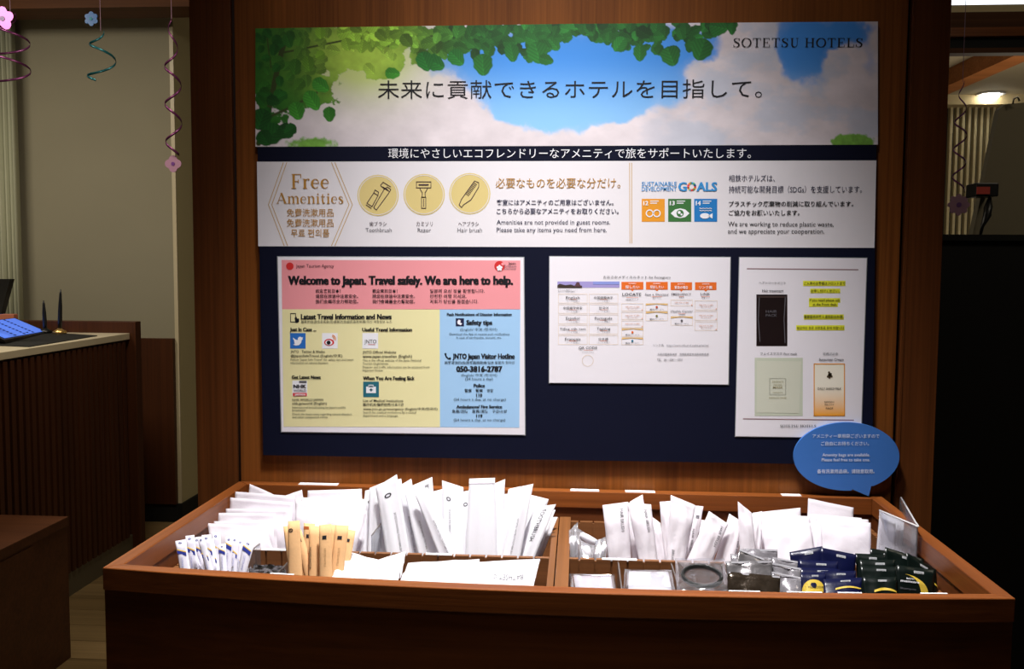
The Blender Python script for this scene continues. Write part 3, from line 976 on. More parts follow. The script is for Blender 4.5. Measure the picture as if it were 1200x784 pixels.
# toothbrush and paste tube, razor, comb
L3([(430, 238), (438, 226), (443, 229), (436, 242)], c=True); L3([(438, 226), (439.5, 222.5), (443.5, 225), (443, 229)]); L3([(429, 240), (435, 244)])
L3([(438, 243), (450, 222), (454, 219), (458, 222), (455, 227), (441, 246)], c=True)
for k in range(5): L3([(446 + k * 1.7, 217.5 + k * .9), (449.5 + k * 1.6, 220.5 + k * .9)])
L3([(446, 217), (449, 213.5), (458, 219)])
L3([(488, 213), (505, 213), (505, 220), (488, 220)], c=True); L3([(491, 216.5), (502, 216.5)], 1.6)
L3([(492, 221), (495, 226), (494.5, 231), (498.5, 231), (498, 226), (501, 221)]); L3([(494, 231), (494, 244), (499, 244), (499, 231)], c=True); L3([(496.5, 233), (496.5, 242)])
L3([(538, 240), (541, 233), (556, 212), (561, 214), (561, 219), (552, 234), (543, 240), (541, 243)], c=True)
for k in range(9): L3([(546.2 + k * 1.15, 227 - k * 1.6), (549.5 + k * 1.15, 229.3 - k * 1.6)], .7)
for b, x0, x1 in (('歯ブラシ', 433, 453), ('カミソリ', 488, 507), ('ヘアブラシ', 537, 561)): S0.text(b, x0, x1, 264.6, 5, PL)
for b, x0, x1 in (('Toothbrush', 428.5, 459), ('Razor', 489.5, 505), ('Hair brush', 536, 565)): S0.text(b, x0, x1, 271.8, 4.6, GREYI)
S0.text('必要なものを必要な分だけ。', 581, 727, 219.5, 11, GOLDT)
S0.text('客室にはアメニティのご用意はございません。', 582, 719, 240, 6.3, NAVYI, .012)
S0.text('こちらから必要なアメニティをお取りください。', 582, 725, 250.3, 6.3, NAVYI, .012)
S0.text('Amenities are not provided in guest rooms.', 582, 715, 262.8, 5.2, NAVYI)
S0.text('Please take any items you need from here.', 582, 711, 271.8, 5.2, NAVYI)
S0.line([(737.8, 191), (738.2, 285)], .8, GOLDI); S0.line([(740.2, 191), (740.4, 285)], .8, GOLDI)
SB = plain('sky blue ink', (52, 142, 206), .5)
S0.text('SUSTAINABLE', 752, 793, 217.8, 4.9, SB, .008); S0.text('DEVELOPMENT', 752, 793, 223.8, 4.9, SB, .008)
S0.text('G', 795, 804.5, 223.8, 10.4, SB, .03); S0.text('ALS', 816.5, 840, 223.8, 10.4, SB, .03)
for i, c in enumerate(((228, 30, 50), (220, 160, 50), (70, 150, 60), (200, 30, 50), (240, 70, 40), (40, 190, 220), (250, 196, 30), (140, 30, 70), (250, 105, 40), (220, 30, 120), (252, 157, 50), (190, 140, 50), (60, 126, 70), (20, 150, 220), (90, 190, 70), (20, 104, 160), (30, 72, 110))):
    S0.ring(810.5, 218.6, 4.1, 2.5, plain('wheel ink %d %d %d' % c, c, .5), 3, i * .3696, i * .3696 + .33, 4, name='goal_wheel')
for (x0, c, num) in ((752, (226, 150, 40), '12'), (783, (56, 112, 56), '13'), (813.5, (30, 120, 190), '14')):
    S0.rect(x0, 233, x0 + 27, 259.8, plain('goal tile %d' % x0, c, .5), 2, name='goal_tile')
    S0.text(num, x0 + 2, x0 + 7.5, 240.5, 5, WHITEI, .03)
    S0.rect(x0 + 10, 235.2, x0 + 20, 236.2, WHITEI, 3); S0.rect(x0 + 10, 237.6, x0 + 18, 238.6, WHITEI, 3)
for sx in (-4.2, 4.2): S0.ring(765.5 + sx, 250, 3.9, 1.3, WHITEI, 4)
S0.poly([(786, 250), (791, 245.5), (797, 244.2), (803, 245.5), (808, 250), (803, 254.5), (797, 255.6), (791, 254.5)], WHITEI, 3); S0.disc(797, 250, 4.2, plain('goal tile 783', (56, 112, 56)), 4)
S0.disc(796, 249, 1.7, WHITEI, 5); S0.disc(798.6, 251.3, 1.2, WHITEI, 5)
for r in range(2): S0.line([(820 + k * 2, 243.8 + r * 2.6 + (.8 if k % 2 else 0)) for k in range(8)], .8, WHITEI, 4)
S0.disc(826, 253, 5.6, WHITEI, 4, 3.2); S0.poly([(830, 253), (835, 249.8), (835, 256.2)], WHITEI, 4)
S0.text('相鉄ホテルズは、', 854, 908, 212.2, 7.4, NAVYI); S0.text('持続可能な開発目標（SDGs）を支援しています。', 854, 1010, 225.4, 7.8, NAVYI)
S0.text('プラスチック廃棄物の削減に取り組んでいます。', 854, 1000, 241.6, 6, INK, .014); S0.text('ご協力をお願いいたします。', 854, 937, 252, 6, INK, .014)
S0.text('We are working to reduce plastic waste,', 853, 977, 265, 5.4, INK, y2=265.5); S0.text('and we appreciate your cooperation.', 853, 966, 273.6, 5.4, INK)

# ------------------------------------------------------------------ laminated notices on the board
LAM = plain('laminate edge', (150, 154, 158), .25)
def notice(label, quad, inset):
    e = empty('laminated_notice', on_y((quad[0][0] + quad[2][0]) / 2, quad[2][1], 0), label, 'notice', 'laminated notices stuck on the navy board')
    v, f = hull_box([on_y(x, y, -.0012) for x, y in quad], (0, .0012, 0)); mesh('laminate', v, f, LAM, e)
    cx = sum(p[0] for p in quad) / 4; cy = sum(p[1] for p in quad) / 4
    ins = [(x + (inset if x < cx else -inset), y + (inset if y < cy else -inset)) for x, y in quad]
    v, f = hull_box([on_y(x, y, -.0018) for x, y in ins], (0, .0008, 0)); mesh('paper_sheet', v, f, PAPERN, e)
    pr = Print(e)
    return e, pr, Sheet(pr, -.0018)
PAPERN = plain('notice paper', (232, 228, 234), .45)
n1_, P1, A_ = notice('large laminated notice in pink, cream and blue welcoming travellers to Japan', [(324.6, 300.2), (614.5, 301), (616, 510.5), (329.2, 506.8)], 1.0)
N = A_.at(320, 290, 3.41)
PK = plain('pink print', (234, 150, 156), .5); CRM = plain('cream print', (232, 224, 170), .5); LBL = plain('light blue print', (160, 200, 236), .5)
N.poly([(34, 50), (988, 52), (988, 247), (36, 247)], PK, 1, 'pink_header')
N.poly([(36, 247), (666, 248), (667, 718), (42, 716)], CRM, 1, 'cream_panel')
N.poly([(666, 248), (988, 248), (984, 720), (667, 718)], LBL, 1, 'blue_panel')
REDI = plain('red ink', (206, 44, 44), .5)
N.disc(67, 75, 15, REDI, 2); N.disc(905, 75, 21, REDI, 2); N.disc(905, 82, 9, WHITEI, 3); N.disc(918, 66, 6, PK, 3)
for k in range(5): N.disc(905 + 8 * math.cos(k * 1.257 - 1.57), 82 + 8 * math.sin(k * 1.257 - 1.57), 4.5, WHITEI, 4)
N.text('Japan Tourism Agency', 92, 243, 80, 13, INK)
N.text('Japan.', 940, 972, 67, 9, INK, .01); N.text('Endless', 925, 972, 78, 8, GREYI); N.text('Discovery.', 925, 972, 88, 8, GREYI)
B = .045
N.text('Welcome to Japan. Travel safely. We are here to help.', 62, 957, 147, 34, INK, .055)
for x0, x1s, rows in ((170, (270, 340, 340), ('欢迎来到日本！', '请您在旅途中注意安全。', '我们会竭尽全力帮助您。')), (397, (497, 567, 567), ('歡迎來到日本！', '請您在旅途中注意安全。', '我們會竭盡全力幫助您。')), (627, (845, 773, 820), ('일본에 오신 것을 환영합니다.', '안전한 여행 되세요.', '저희가 당신을 돕겠습니다.'))):
    for r in range(3): N.text(rows[r], x0, x1s[r], 180 + r * 21, 14, INK, .012)
N.frame(70, 264, 90, 298, 3, INK); N.poly([(86, 282), (94, 276), (96, 284), (104, 284), (104, 296), (98, 301), (90, 301)], INK, 3)
N.text('Latest Travel Information and News', 112, 473, 286, 20, INK, B)
N.text('最新的旅游信息和新闻/最新的旅遊訊息和新聞/최신 여행정보 뉴스', 112, 475, 302, 11, INK)
N.text('Just In Case ...', 68, 172, 334, 14, INK, B); N.text('Useful Travel Information', 357, 555, 335, 14, INK, B)
BI = plain('bright blue print', (40, 108, 190), .5)
N.rect(68, 342, 130, 404, BI, 2, 'bird_icon')
N.poly([(80, 360), (90, 368), (99, 370), (99, 363), (104, 357), (111, 357), (115, 360), (121, 358), (117, 364), (120, 366), (115, 369), (112, 381), (104, 390), (90, 392), (79, 388), (88, 385), (84, 381), (87, 379), (82, 374), (86, 374), (80, 366)], WHITEI, 3)
N.rect(196, 342, 258, 404, WHITEI, 2, 'eye_icon'); N.disc(224, 379, 20, REDI, 3, 14); N.disc(223, 380, 14, WHITEI, 4, 10); N.disc(222, 380, 8, INK, 5)
N.ring(234, 366, 10, 3, plain('orange ink', (236, 140, 40), .5), 4, -1.4, .3); N.ring(234, 366, 16, 3, plain('orange ink', (236, 140, 40), .5), 4, -1.4, .3)
N.rect(357, 342, 420, 404, WHITEI, 2, 'tourism_icon'); N.text('JNTO', 365, 413, 383, 15, INK, -.004); N.rect(380, 387, 408, 389, REDI, 3)
for b, x0, x1, yb, ch, bo in (('JNTO   Twitter & Weibo', 70, 207, 421, 10, .01), ('@JapanSafeTravel (English/中文)', 70, 277, 437, 11, .012), ('Follow "Japan Safe Travel" for safety tips and latest', 70, 322, 452, 8.5, 0), ('information on natural disasters.', 70, 222, 465, 8.5, 0),
        ('JNTO Official Website', 358, 492, 423, 10, .01), ('www.japan.travel/en (English)', 358, 555, 440, 11, .012), ('This is the official website of the Japan National', 358, 592, 455, 8.5, 0), ('Tourism Organization.', 358, 462, 468, 8.5, 0), ('Disaster and traffic information can be accessed from', 358, 625, 482, 8.5, 0), ('Important Notice.', 358, 440, 495, 8.5, 0),
        ('Get Latest News', 75, 190, 525, 14, B), ('When You Are Feeling Sick', 360, 565, 529, 14, B), ('NHK WORLD-JAPAN', 77, 200, 613, 9, .01), ('nhk.jp/world (English)', 77, 215, 628, 10, .012), ("International broadcasting by Japan's public", 77, 290, 643, 8.5, 0), ('broadcaster.', 77, 133, 655, 8.5, 0), ('Check the latest news regarding natural disasters', 77, 315, 670, 8.5, 0), ('and other unexpected events.', 77, 220, 682, 8.5, 0),
        ('List of Medical Institutions', 360, 520, 617, 10, .01), ('医疗机关/醫療機關/의료기관', 360, 522, 633, 11, .01), ('www.jnto.go.jp/emergency (English/中文/한국어)', 360, 657, 649, 10, .012), ('Search for medical institutions by a clinical', 360, 572, 663, 8.5, 0), ('department and a language.', 360, 500, 676, 8.5, 0),
        ('Push Notifications of Disaster Information', 695, 953, 272, 10, B), ('Safety tips', 773, 875, 308, 18, B), ('(English/ 中文 /한국어)', 748, 895, 332, 11, 0), ('Download this App to receive push notifications', 705, 945, 350, 8.5, 0), ('In case of earthquake, tsunami, etc.', 732, 913, 364, 8.5, 0),
        ('JNTO Japan Visitor Hotline', 718, 965, 444, 20, B), ('旅客咨询热线/旅客諮詢熱線/일본 방문자 핫라인', 685, 965, 465, 11, .008), ('050-3816-2787', 733, 915, 496, 22, B), ('(English/ 中文 /한국어)', 752, 895, 515, 11, 0), ('(24 hours a day)', 768, 878, 530, 10, 0), ('Police', 802, 846, 558, 13, B), ('警察　警察　경찰', 765, 880, 577, 12, .01), ('110', 812, 835, 596, 12, B), ('(24 hours a day, at no charge)', 722, 930, 612, 10, 0),
        ('Ambulances/ Fire Service', 733, 915, 642, 12, B), ('急救/消防　急救/消防　구급/소방', 715, 935, 660, 12, .01), ('119', 812, 836, 679, 12, B), ('(24 hours a day, at no charge)', 722, 928, 694, 10, 0)):
    N.text(b, x0, x1, yb, ch, INK, bo)
N.rect(77, 532, 137, 594, WHITEI, 2, 'broadcaster_icon'); N.rect(104, 533, 134, 542, GREYI, 3); N.text('NHK', 82, 132, 562, 14, INK, .04); N.text('WORLD', 82, 132, 577, 10, INK, .01); N.rect(79, 581, 135, 594, REDI, 3); N.text('JAPAN', 86, 128, 592, 8, WHITEI, .02, lay=5)
TEAL = plain('teal print', (34, 104, 120), .5)
N.rect(360, 536, 423, 598, TEAL, 2, 'medical_icon'); N.rect(372, 556, 411, 582, WHITEI, 3); N.frame(382, 550, 400, 557, 3, WHITEI, 3); N.rect(389, 563, 394, 575, TEAL, 4); N.rect(385, 567, 398, 571, TEAL, 4)
N.rect(730, 283, 763, 315, NAVYI, 2, 'safety_icon'); N.poly([(738, 306), (736, 296), (742, 288), (750, 292), (748, 300), (756, 304), (750, 311)], WHITEI, 3)
N.line([(688, 424), (692, 436), (700, 444), (709, 446)], 5, INK, 3); N.disc(689, 426, 4, INK, 3); N.disc(707, 443, 4, INK, 3)
P1n = (P1,)

n2_, P2, A_ = notice('white laminated notice of medical links with orange tabs, middle of the three', [(643.4, 300), (856.5, 301), (854.2, 451.4), (643, 449.3)], .8)
N = A_.at(630, 290, 4.613)
N.text('おおさかメディカルネット for Foreigners', 355, 718, 167, 15, INK)
LAVT = plain('lavender print', (160, 150, 205), .5); DKT = plain('dark tree print', (62, 50, 42), .5); ORG_ = plain('orange print', (226, 108, 34), .5); BGE = plain('beige line print', (216, 190, 150), .5)
N.rect(107, 184, 443, 217, LAVT, 1, 'photo_strip'); N.rect(300, 184, 443, 200, plain('blue haze print', (138, 150, 215), .5), 2, 'photo_strip')
N.poly([(107, 217), (107, 205), (120, 196), (150, 204), (180, 200), (202, 208), (240, 206), (240, 217)], DKT, 3, 'photo_strip')
N.poly([(198, 212), (200, 204), (204, 204), (204, 198), (208, 198), (208, 192), (205, 192), (218, 186), (230, 192), (227, 192), (228, 198), (232, 204), (238, 212)], plain('castle print', (90, 60, 66), .5), 4, 'photo_strip')
N.text('かんたん検索メニュー', 110, 218, 232, 6, GREYI); N.text('知りたい言語を選択', 110, 200, 241, 6, GREYI)
for (x0, x1, y0), tx, sm_ in (((453, 572, 186), '探したい', '医療機関を'), ((586, 704, 186), '受診したい', '医療機関を'), ((719, 835, 188), '緊急の場合', '救急時に'), ((851, 967, 188), 'リンク集', '各種情報')):
    N.rect(x0, y0, x1, y0 + 42, ORG_, 1, 'orange_tab'); m_ = (x0 + x1) / 2
    N.poly([(m_ - 9, y0 + 42), (m_ + 9, y0 + 42), (m_, y0 + 51)], ORG_, 1, 'orange_tab')
    N.text(tx, x0 + 22, x1 - 22, y0 + 35, 16, WHITEI, .01); N.text(sm_, m_ - 20, m_ + 20, y0 + 12, 6, WHITEI)
N.text('LOCATE', 458, 560, 261, 15, INK, .012); N.text('See a Doctor', 580, 710, 259, 11, GREYI, .01); N.text('EMERGENCY', 723, 830, 257, 11, GREYI, .006); N.text('LINK', 881, 932, 257, 12, INK, .004)
for x0, x1, y in ((480, 544, 269), (617, 672, 265), (766, 790, 264), (885, 930, 264)): N.rect(x0, y, x1, y + 1.5, ORG_, 2)
for b, x0, x1, y in (('医療機関を探したい方', 478, 545, 284), ('受診したい方', 622, 668, 275), ('緊急時', 764, 792, 271), ('関連リンク', 888, 930, 274)): N.text(b, x0, x1, y, 6, INK)
langs = (('English', '中国語簡体字'), ('中国語繁体字', '한국어'), ('Español', 'Português'), ('Tiếng việt nam', 'Tagalog'), ('Français', '日本語'))
for r in range(5):
    for c in range(2):
        x0 = 112 + c * 166; y0 = 252 + r * 56
        N.frame(x0, y0, x0 + 156, y0 + 48, 1.4, BGE)
        t = langs[r][c]; w = min(len(t) * (17 if ord(t[0]) > 1000 else 10.5), 140) / 2
        N.text(t, x0 + 78 - w, x0 + 78 + w, y0 + 25, 13, INK, .006); N.rect(x0 + 58, y0 + 28, x0 + 98, y0 + 29.5, ORG_, 2)
        N.text('ページを開く', x0 + 42, x0 + 114, y0 + 40, 6, GREYI)
for x0, x1, ys in ((455, 570, ((303, 342, 0), (350, 388, 0), (396, 432, 0), (438, 480, 1), (487, 525, 1))), (585, 703, ((303, 343, 1), (347, 395, 1))), (720, 838, ((284, 315, 0), (373, 420, 1))), (850, 970, ((288, 337, 0), (345, 393, 0), (402, 448, 0)))):
    for y0, y1, k in ys:
        N.frame(x0, y0, x1, y1, 1.4, BGE)
        m_ = (x0 + x1) / 2; my = (y0 + y1) / 2
        if k:
            N.poly([(x0, y0), (x1, y0), (x1, y0 + 9), (m_, y0 + 3), (x0, y0 + 9)], plain('pale orange print', (238, 196, 130), .5), 2)
            N.disc(m_, my - 1, 6, {303: plain('rust', (190, 70, 30)), 347: plain('olive', (120, 116, 30)), 487: plain('petrol', (40, 120, 150)), 373: GREYI}.get(y0, ORG_), 3)
            N.text('案内ページへ', m_ - 38, m_ + 38, y1 - 5, 7, INK, .01)
        else:
            N.text('外国人の方へのご案内', m_ - 38, m_ + 38, my + 2, 7, plain('brown orange ink', (186, 112, 52)), .004)
            if y1 - y0 > 37: N.text('詳しくはこちら', m_ - 26, m_ + 26, my + 12, 6, plain('brown orange ink', (186, 112, 52)))
            N.poly([(x1 - 3, y1 - 9), (x1 - 3, y1 - 3), (x1 - 9, y1 - 3)], ORG_, 3)
N.text('Health Center', 720, 840, 350, 11, INK); N.rect(760, 356, 800, 357.5, ORG_, 2); N.text('保健所', 764, 797, 366, 6, INK)
N.text('QR CODE', 222, 322, 549, 13, INK, .006); N.rect(250, 554, 298, 555.5, ORG_, 2); N.text('スマホでアクセス', 240, 305, 569, 6, GREYI); N.ring(271, 612, 30, 1.6, BGE, 2)
N.text('リンク先　https://www.mfis.pref.osaka.jp/ap/qq/', 625, 925, 533, 11, GREYI); N.text('大阪府健康医療部　保健医療室地域医療推進課', 648, 925, 582, 11, GREYI); N.text('TEL　06－6941－0351', 645, 783, 612, 11, GREYI)

n3_, P3, A_ = notice('tall white laminated notice showing three sachets and yellow highlighted lines', [(866, 301), (1016.5, 302), (1009.5, 514), (861.2, 512)], .8)
N = A_.at(850, 290, 2.614)
MAU = plain('mauve line print', (150, 118, 122), .5); HY = plain('highlighter yellow', (228, 228, 52), .5)
N.line([(67, 65), (407, 68)], 3, MAU, 1); N.line([(55, 525), (393, 529)], 3, MAU, 1)
N.text('ヘアトリートメント', 103, 185, 112, 7.5, INK); N.text('Hair treatment', 113, 178, 136, 7.5, INK, .01)
for q in ((238, 102, 368, 118), (260, 126, 352, 140), (256, 155, 352, 169), (256, 169, 345, 182), (240, 205, 363, 221), (217, 238, 365, 254)): N.rect(*q, HY, 1)
for b, x0, x1, yb, ch in (('ご入用のお客様はフロントまで', 241, 367, 114, 9), ('お申し付けください。', 262, 350, 137, 9), ('If you need please ask', 258, 351, 165, 8), ('at the Front desk.', 268, 342, 178, 8), ('需要服务的客人请到前台办理。', 241, 362, 217, 10), ('필요하신 분은 프런트로 문의 바랍니다', 219, 363, 250, 8)):
    N.text(b, x0, x1, yb, ch, plain('olive black ink', (52, 54, 20), .5), .01)
N.rect(95, 144, 190, 302, plain('dark sachet print', (30, 20, 20), .3), 1, 'sachet_picture')
N.line([(104, 150), (101, 220), (106, 288)], 2, GREYI, 2); N.line([(184, 150), (180, 220), (183, 292)], 2.5, GREYI, 2); N.rect(97, 150, 188, 153, plain('dark brown print', (70, 52, 48)), 2)
N.text('HAIR', 124, 158, 200, 8, GREYI); N.text('PACK', 124, 158, 212, 8, GREYI)
N.rect(90, 338, 237, 516, plain('pale green print', (196, 202, 182), .5), 1, 'mask_picture'); N.poly([(97, 347), (232, 349), (226, 508), (96, 506)], plain('pale cream print', (206, 208, 190), .5), 2, 'mask_picture')
TAN = plain('tan print', (168, 158, 120), .5)
N.frame(136, 402, 185, 452, 1.2, TAN); N.text('ESSENCE', 144, 178, 414, 5, TAN); N.text('FACIAL', 148, 174, 423, 5, TAN); N.text('MASK', 146, 176, 432, 7, TAN, .01); N.text('moisture', 146, 175, 446, 4, TAN); N.text('ESSENCE MASK', 134, 188, 463, 4.5, TAN)
a = Acc()
for i in range(12):
    for s_, t_ in ((i, i + 1),):
        c = lambda k: (lambda w: tuple(np.array(lin(238, 232, 214)) * (1 - w) + np.array(lin(240, 160, 30)) * w))(max(0, (k - 5) / 7) ** 1.3)
        kk = len(a.v)
        ya, yb = 355 + 161 * i / 12, 355 + 161 * (i + 1) / 12
        a.v += [tuple(N.P(272, ya, 1)), tuple(N.P(366 - .3, ya, 1)), tuple(N.P(365, yb, 1)), tuple(N.P(270, yb, 1))]
        a.c += [c(i), c(i), c(i + 1), c(i + 1)]; a.f.append((kk + 3, kk + 2, kk + 1, kk))
mesh('sunscreen_picture', a.v, a.f, vcol('sunscreen print'), n3_, cols=a.c)
OR2 = plain('amber print', (226, 150, 40), .5)
N.frame(272, 357, 365, 515, 3, OR2, 2)
for k in range(10): N.disc(320 + 7 * math.cos(k * 2.4) * (k / 10), 391 + 13 * math.sin(k * 2.4) * (k / 10), 3.4, plain('dark olive print', (84, 70, 46)), 3)
N.text('DAILY SHIELD MILK', 283, 355, 436, 7, INK); N.text('SPF50+', 303, 334, 476, 5, INK); N.text('PA++++', 305, 332, 484, 5, INK); N.text('FACE', 308, 330, 495, 5, INK, .01)
N.text('フェイスマスク Face mask', 107, 220, 329, 8, INK, .004); N.text('日焼け止め', 300, 345, 329, 7.5, INK); N.text('Sunscreen Cream', 287, 362, 347, 8, INK, .01)
serif_text(N, 'SOTETSU HOTELS', 168, 278, 551, 8, INK, gap=.12)

# speech bubble card
sb_pts = []
for i in range(72):
    t = 6.2832 * i / 72
    x, y = 992 + 62 * math.cos(t), 535 + 40 * math.sin(t)
    sb_pts.append((x, y))
tail = [(1021, 569.5), (1018, 581.5), (998, 573)]
out = [p for p in sb_pts if not (p[1] > 560 and 999 < p[0] < 1020)]
ki = next(i for i, p in enumerate(out) if p[1] > 560 and p[0] <= 999)
out = out[:ki] + tail[:2] + [(999, 573.5)] + out[ki:]
BY = -.0075
v, f = hull_box([on_y(x, y, BY) for x, y in out], (0, .005, 0))
bc = empty('speech_bubble_sign', on_y(1000, 575, BY), 'blue speech bubble card overlapping the tall notice and the wooden wall', 'sign')
mesh('card', v, f, plain('mid blue card', (62, 118, 196), .5), bc)
box('mounting_pad', (on_y(1012, 535, 0)[0], BY + .005, on_y(1012, 560, 0)[2]), (on_y(1040, 535, 0)[0], .010, on_y(1012, 548, 0)[2]), BLACKM, bc)
P4 = Print(bc); N = Sheet(P4, BY, 850, 290, 2.614)
BW = plain('pale blue white ink', (214, 224, 240), .5)
N.text('アメニティー専用袋ございますので', 267, 472, 583, 12, BW, .006); N.text('ご自由にお持ちください。', 293, 440, 606, 12, BW, .006)
N.text('Amenity bags are available.', 297, 443, 640, 9.5, BW, .012); N.text('Please feel free to take one.', 295, 443, 655, 9.5, BW, .012); N.text('备有洗漱用品袋。请随意取用。', 281, 457, 691, 12, BW, .01)

# ------------------------------------------------------------------ the amenity cabinet
RZ = 1.0105; BL, BRX, FY = -.0591, 1.0402, -.4377
cb_ = empty('amenity_cabinet', (.49, -.22, 0), 'wide wooden cabinet with an open sunken top full of amenity packets', 'cabinet')
TW = .020; TH = .028
OUTC = [on_z(x, y, RZ) for x, y in ((123, 664.5), (250, 675), (400, 684), (640, 693.5), (900, 699), (1050, 701), (1191, 702))]
INC = [on_z(x, y, RZ) for x, y in ((150, 660.5), (270, 669.5), (400, 677), (640, 686.5), (840, 691.5), (1060, 694.8), (1162, 696.2))]
def curve_y(P, x): return float(np.polyval(np.polyfit([p[0] for p in P], [p[1] for p in P], 2), x))
BL, BRX = float(OUTC[0][0] + on_z(271.5, 568.2, RZ)[0]) / 2, float(OUTC[-1][0] + on_z(1044, 589.5, RZ)[0]) / 2
XS = np.linspace(BL, BRX, 15)
FO = [(x, curve_y(OUTC, x)) for x in XS]
FI = [(x, curve_y(INC, x)) for x in np.linspace(BL + TW, BRX - TW, 15)]
def rim(name, pts, mat):
    v, f = hull_box([(x, y, RZ) for x, y in pts], (0, 0, -TH)); o = mesh(name, v, f, mat, cb_)
    md = o.modifiers.new('bevel', 'BEVEL'); md.width = .0015; md.segments = 2
def rim_strip(name, A, B_, z1, z0, mat):
    a = Acc(); n = len(A)
    for (p, q) in zip(A, B_): a.v += [(p[0], p[1], z1), (q[0], q[1], z1), (q[0], q[1], z0), (p[0], p[1], z0)]
    for i in range(n - 1):
        for k in range(4): a.f.append((4 * i + k, 4 * i + (k + 1) % 4, 4 * i + 4 + (k + 1) % 4, 4 * i + 4 + k))
    a.f += [(3, 2, 1, 0), (4 * n - 4, 4 * n - 3, 4 * n - 2, 4 * n - 1)]
    return a.out(name, mat, cb_)
o = rim_strip('front_rim', FO, FI, RZ, RZ - TH, CABX)
md = o.modifiers.new('bevel', 'BEVEL'); md.width = .0012; md.segments = 2; md.limit_method = 'ANGLE'
rim('back_rim', [(BL, .008), (BL + TW, -.012), (BRX - TW, -.012), (BRX, .008)], CABX)
rim('side_rim', [FO[0], FI[0], (BL + TW, -.012), (BL, .008)], CABY)
rim('side_rim', [FO[-1], (BRX, .008), (BRX - TW, -.012), FI[-1]], CABY)
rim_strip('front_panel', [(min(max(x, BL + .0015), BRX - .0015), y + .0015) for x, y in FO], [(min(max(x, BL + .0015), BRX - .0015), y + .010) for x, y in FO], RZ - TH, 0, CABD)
box('side_panel', (BL + .0015, FY + .018, 0), (BL + .018, .008, RZ - TH), CABD, cb_)
box('side_panel', (BRX - .018, FY + .018, 0), (BRX - .0015, .008, RZ - TH), CABD, cb_)
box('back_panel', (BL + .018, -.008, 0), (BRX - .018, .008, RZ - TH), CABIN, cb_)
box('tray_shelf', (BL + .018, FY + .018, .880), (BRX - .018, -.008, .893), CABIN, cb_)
LBS = ((340, 573.5, 388, 576.5), (668, 583.5, 703, 587), (735, 585.5, 771, 588), (924, 588, 947, 590.5))
for x0, y0, x1, y1 in LBS:
    a, b = on_z(x0, (y0 + y1) / 2, RZ + .0006), on_z(x1, (y0 + y1) / 2, RZ + .0006)
    box('label_strip', (a[0], -.0105, RZ), (b[0], .0035, RZ + .0008), LABELW, cb_)

for x0, x1 in ((309, 334), (415, 430), (848, 886), (913, 956), (970, 1001), (1062, 1098)):
    a, b = on_z(x0, 680, RZ)[0], on_z(x1, 685, RZ)[0]
    ya, yb = curve_y(INC, a), curve_y(INC, b)
    v, f = hull_box([(a, ya, RZ), (b, yb, RZ), (b, yb - .003, RZ), (a, ya - .003, RZ)], (0, 0, .0008))
    mesh('label_strip', v, f, LABELW, cb_)

TZ = .962          # top of the tray walls
def slotted(parent, x0, x1, y0, y1, zt=TZ, face=-1, name='slotted_wall'):
    """tray wall whose faces carry upright slots; blocks between slots stand proud"""
    a = Acc(); yc0, yc1 = y0 + .002, y1 - .002
    a.box((x0, yc0, .893), (x1, yc1, zt - .003))
    n = max(1, int(round((x1 - x0) / .0235))); w = (x1 - x0) / n
    for i in range(n):
        a.box((x0 + i * w + .0014, y0, .893), (x0 + (i + 1) * w - .0014, y1, zt))
    a.out(name, TRAYW, parent)
def slottedx(parent, x0, x1, y0, y1, zt=TZ, name='slotted_wall', mat=None):
    a = Acc(); a.box((x0 + .002, y0, .893), (x1 - .002, y1, zt - .003))
    n = max(1, int(round((y1 - y0) / .0235))); w = (y1 - y0) / n
    for i in range(n): a.box((x0, y0 + i * w + .0014, .893), (x1, y0 + (i + 1) * w - .0014, zt))
    a.out(name, mat or TRAYD, parent)
TF, TB_ = -.438, -.0125
IX0, IX1 = BL + .0205, BRX - .0205
DV = -.214
trays = []
for nm, x0, x1, lab in (('l', IX0, .5035, 'wooden compartment tray in the left half of the cabinet'), ('r', .5045, IX1, 'wooden compartment tray in the right half of the cabinet')):
    e = empty('compartment_tray', ((x0 + x1) / 2, -.22, .893), lab, 'tray', 'compartment trays in the cabinet top')
    box('tray_floor', (x0, TF, .893), (x1, TB_, .898), TRAYW, e)
    slotted(e, x0 + .009, x1 - .009, TF, TF + .008)
    slotted(e, x0 + .009, x1 - .009, TB_ - .008, TB_)
    slotted(e, x0 + .009, x1 - .009, DV - .004, DV + .004, name='divider')
    if nm == 'r':
        box('side_wall', (x0, TF, .893), (x0 + .018, TB_, TZ + .006), TRAYD, e, bev=.0006)
        slottedx(e, x1 - .008, x1, TF, TB_)
    else:
        slottedx(e, x0, x0 + .008, TF, TB_)
        box('side_wall', (x1 - .0095, TF, .893), (x1 - .0005, TB_, TZ + .005), TRAYD, e, bev=.0006)
    trays.append(e)
def plate(e, x, y0, y1, zt):
    v, f = hull_box([(x, y0, .899), (x, y1, .899), (x, y1, zt), (x, y0, zt)], (.002, 0, 0)); mesh('clear_divider', v, f, ACRYL, e)
    box('divider_edge', (x, y0, zt), (x + .0014, y1, zt + .0008), plain('acrylic edge', (84, 74, 66), .3), e)
for px, py, z in ((282, 656, .972), (334, 662, .966)): plate(trays[0], on_z(px, py, z)[0], TF + .01, DV - .005, z)
plate(trays[0], on_z(382, 672, .958)[0], TF + .01, DV - .005, .958)
plate(trays[0], on_z(421, 640, .992)[0], DV + .006, TB_ - .05, .985)
for px in (726, 791, 852): plate(trays[1], on_z(px, 675, TZ)[0], TF + .01, DV - .005, TZ - .002)
for px in (938, 1008): plate(trays[1], on_z(px, 680, TZ)[0], TF + .01, DV - .005, TZ - .004)
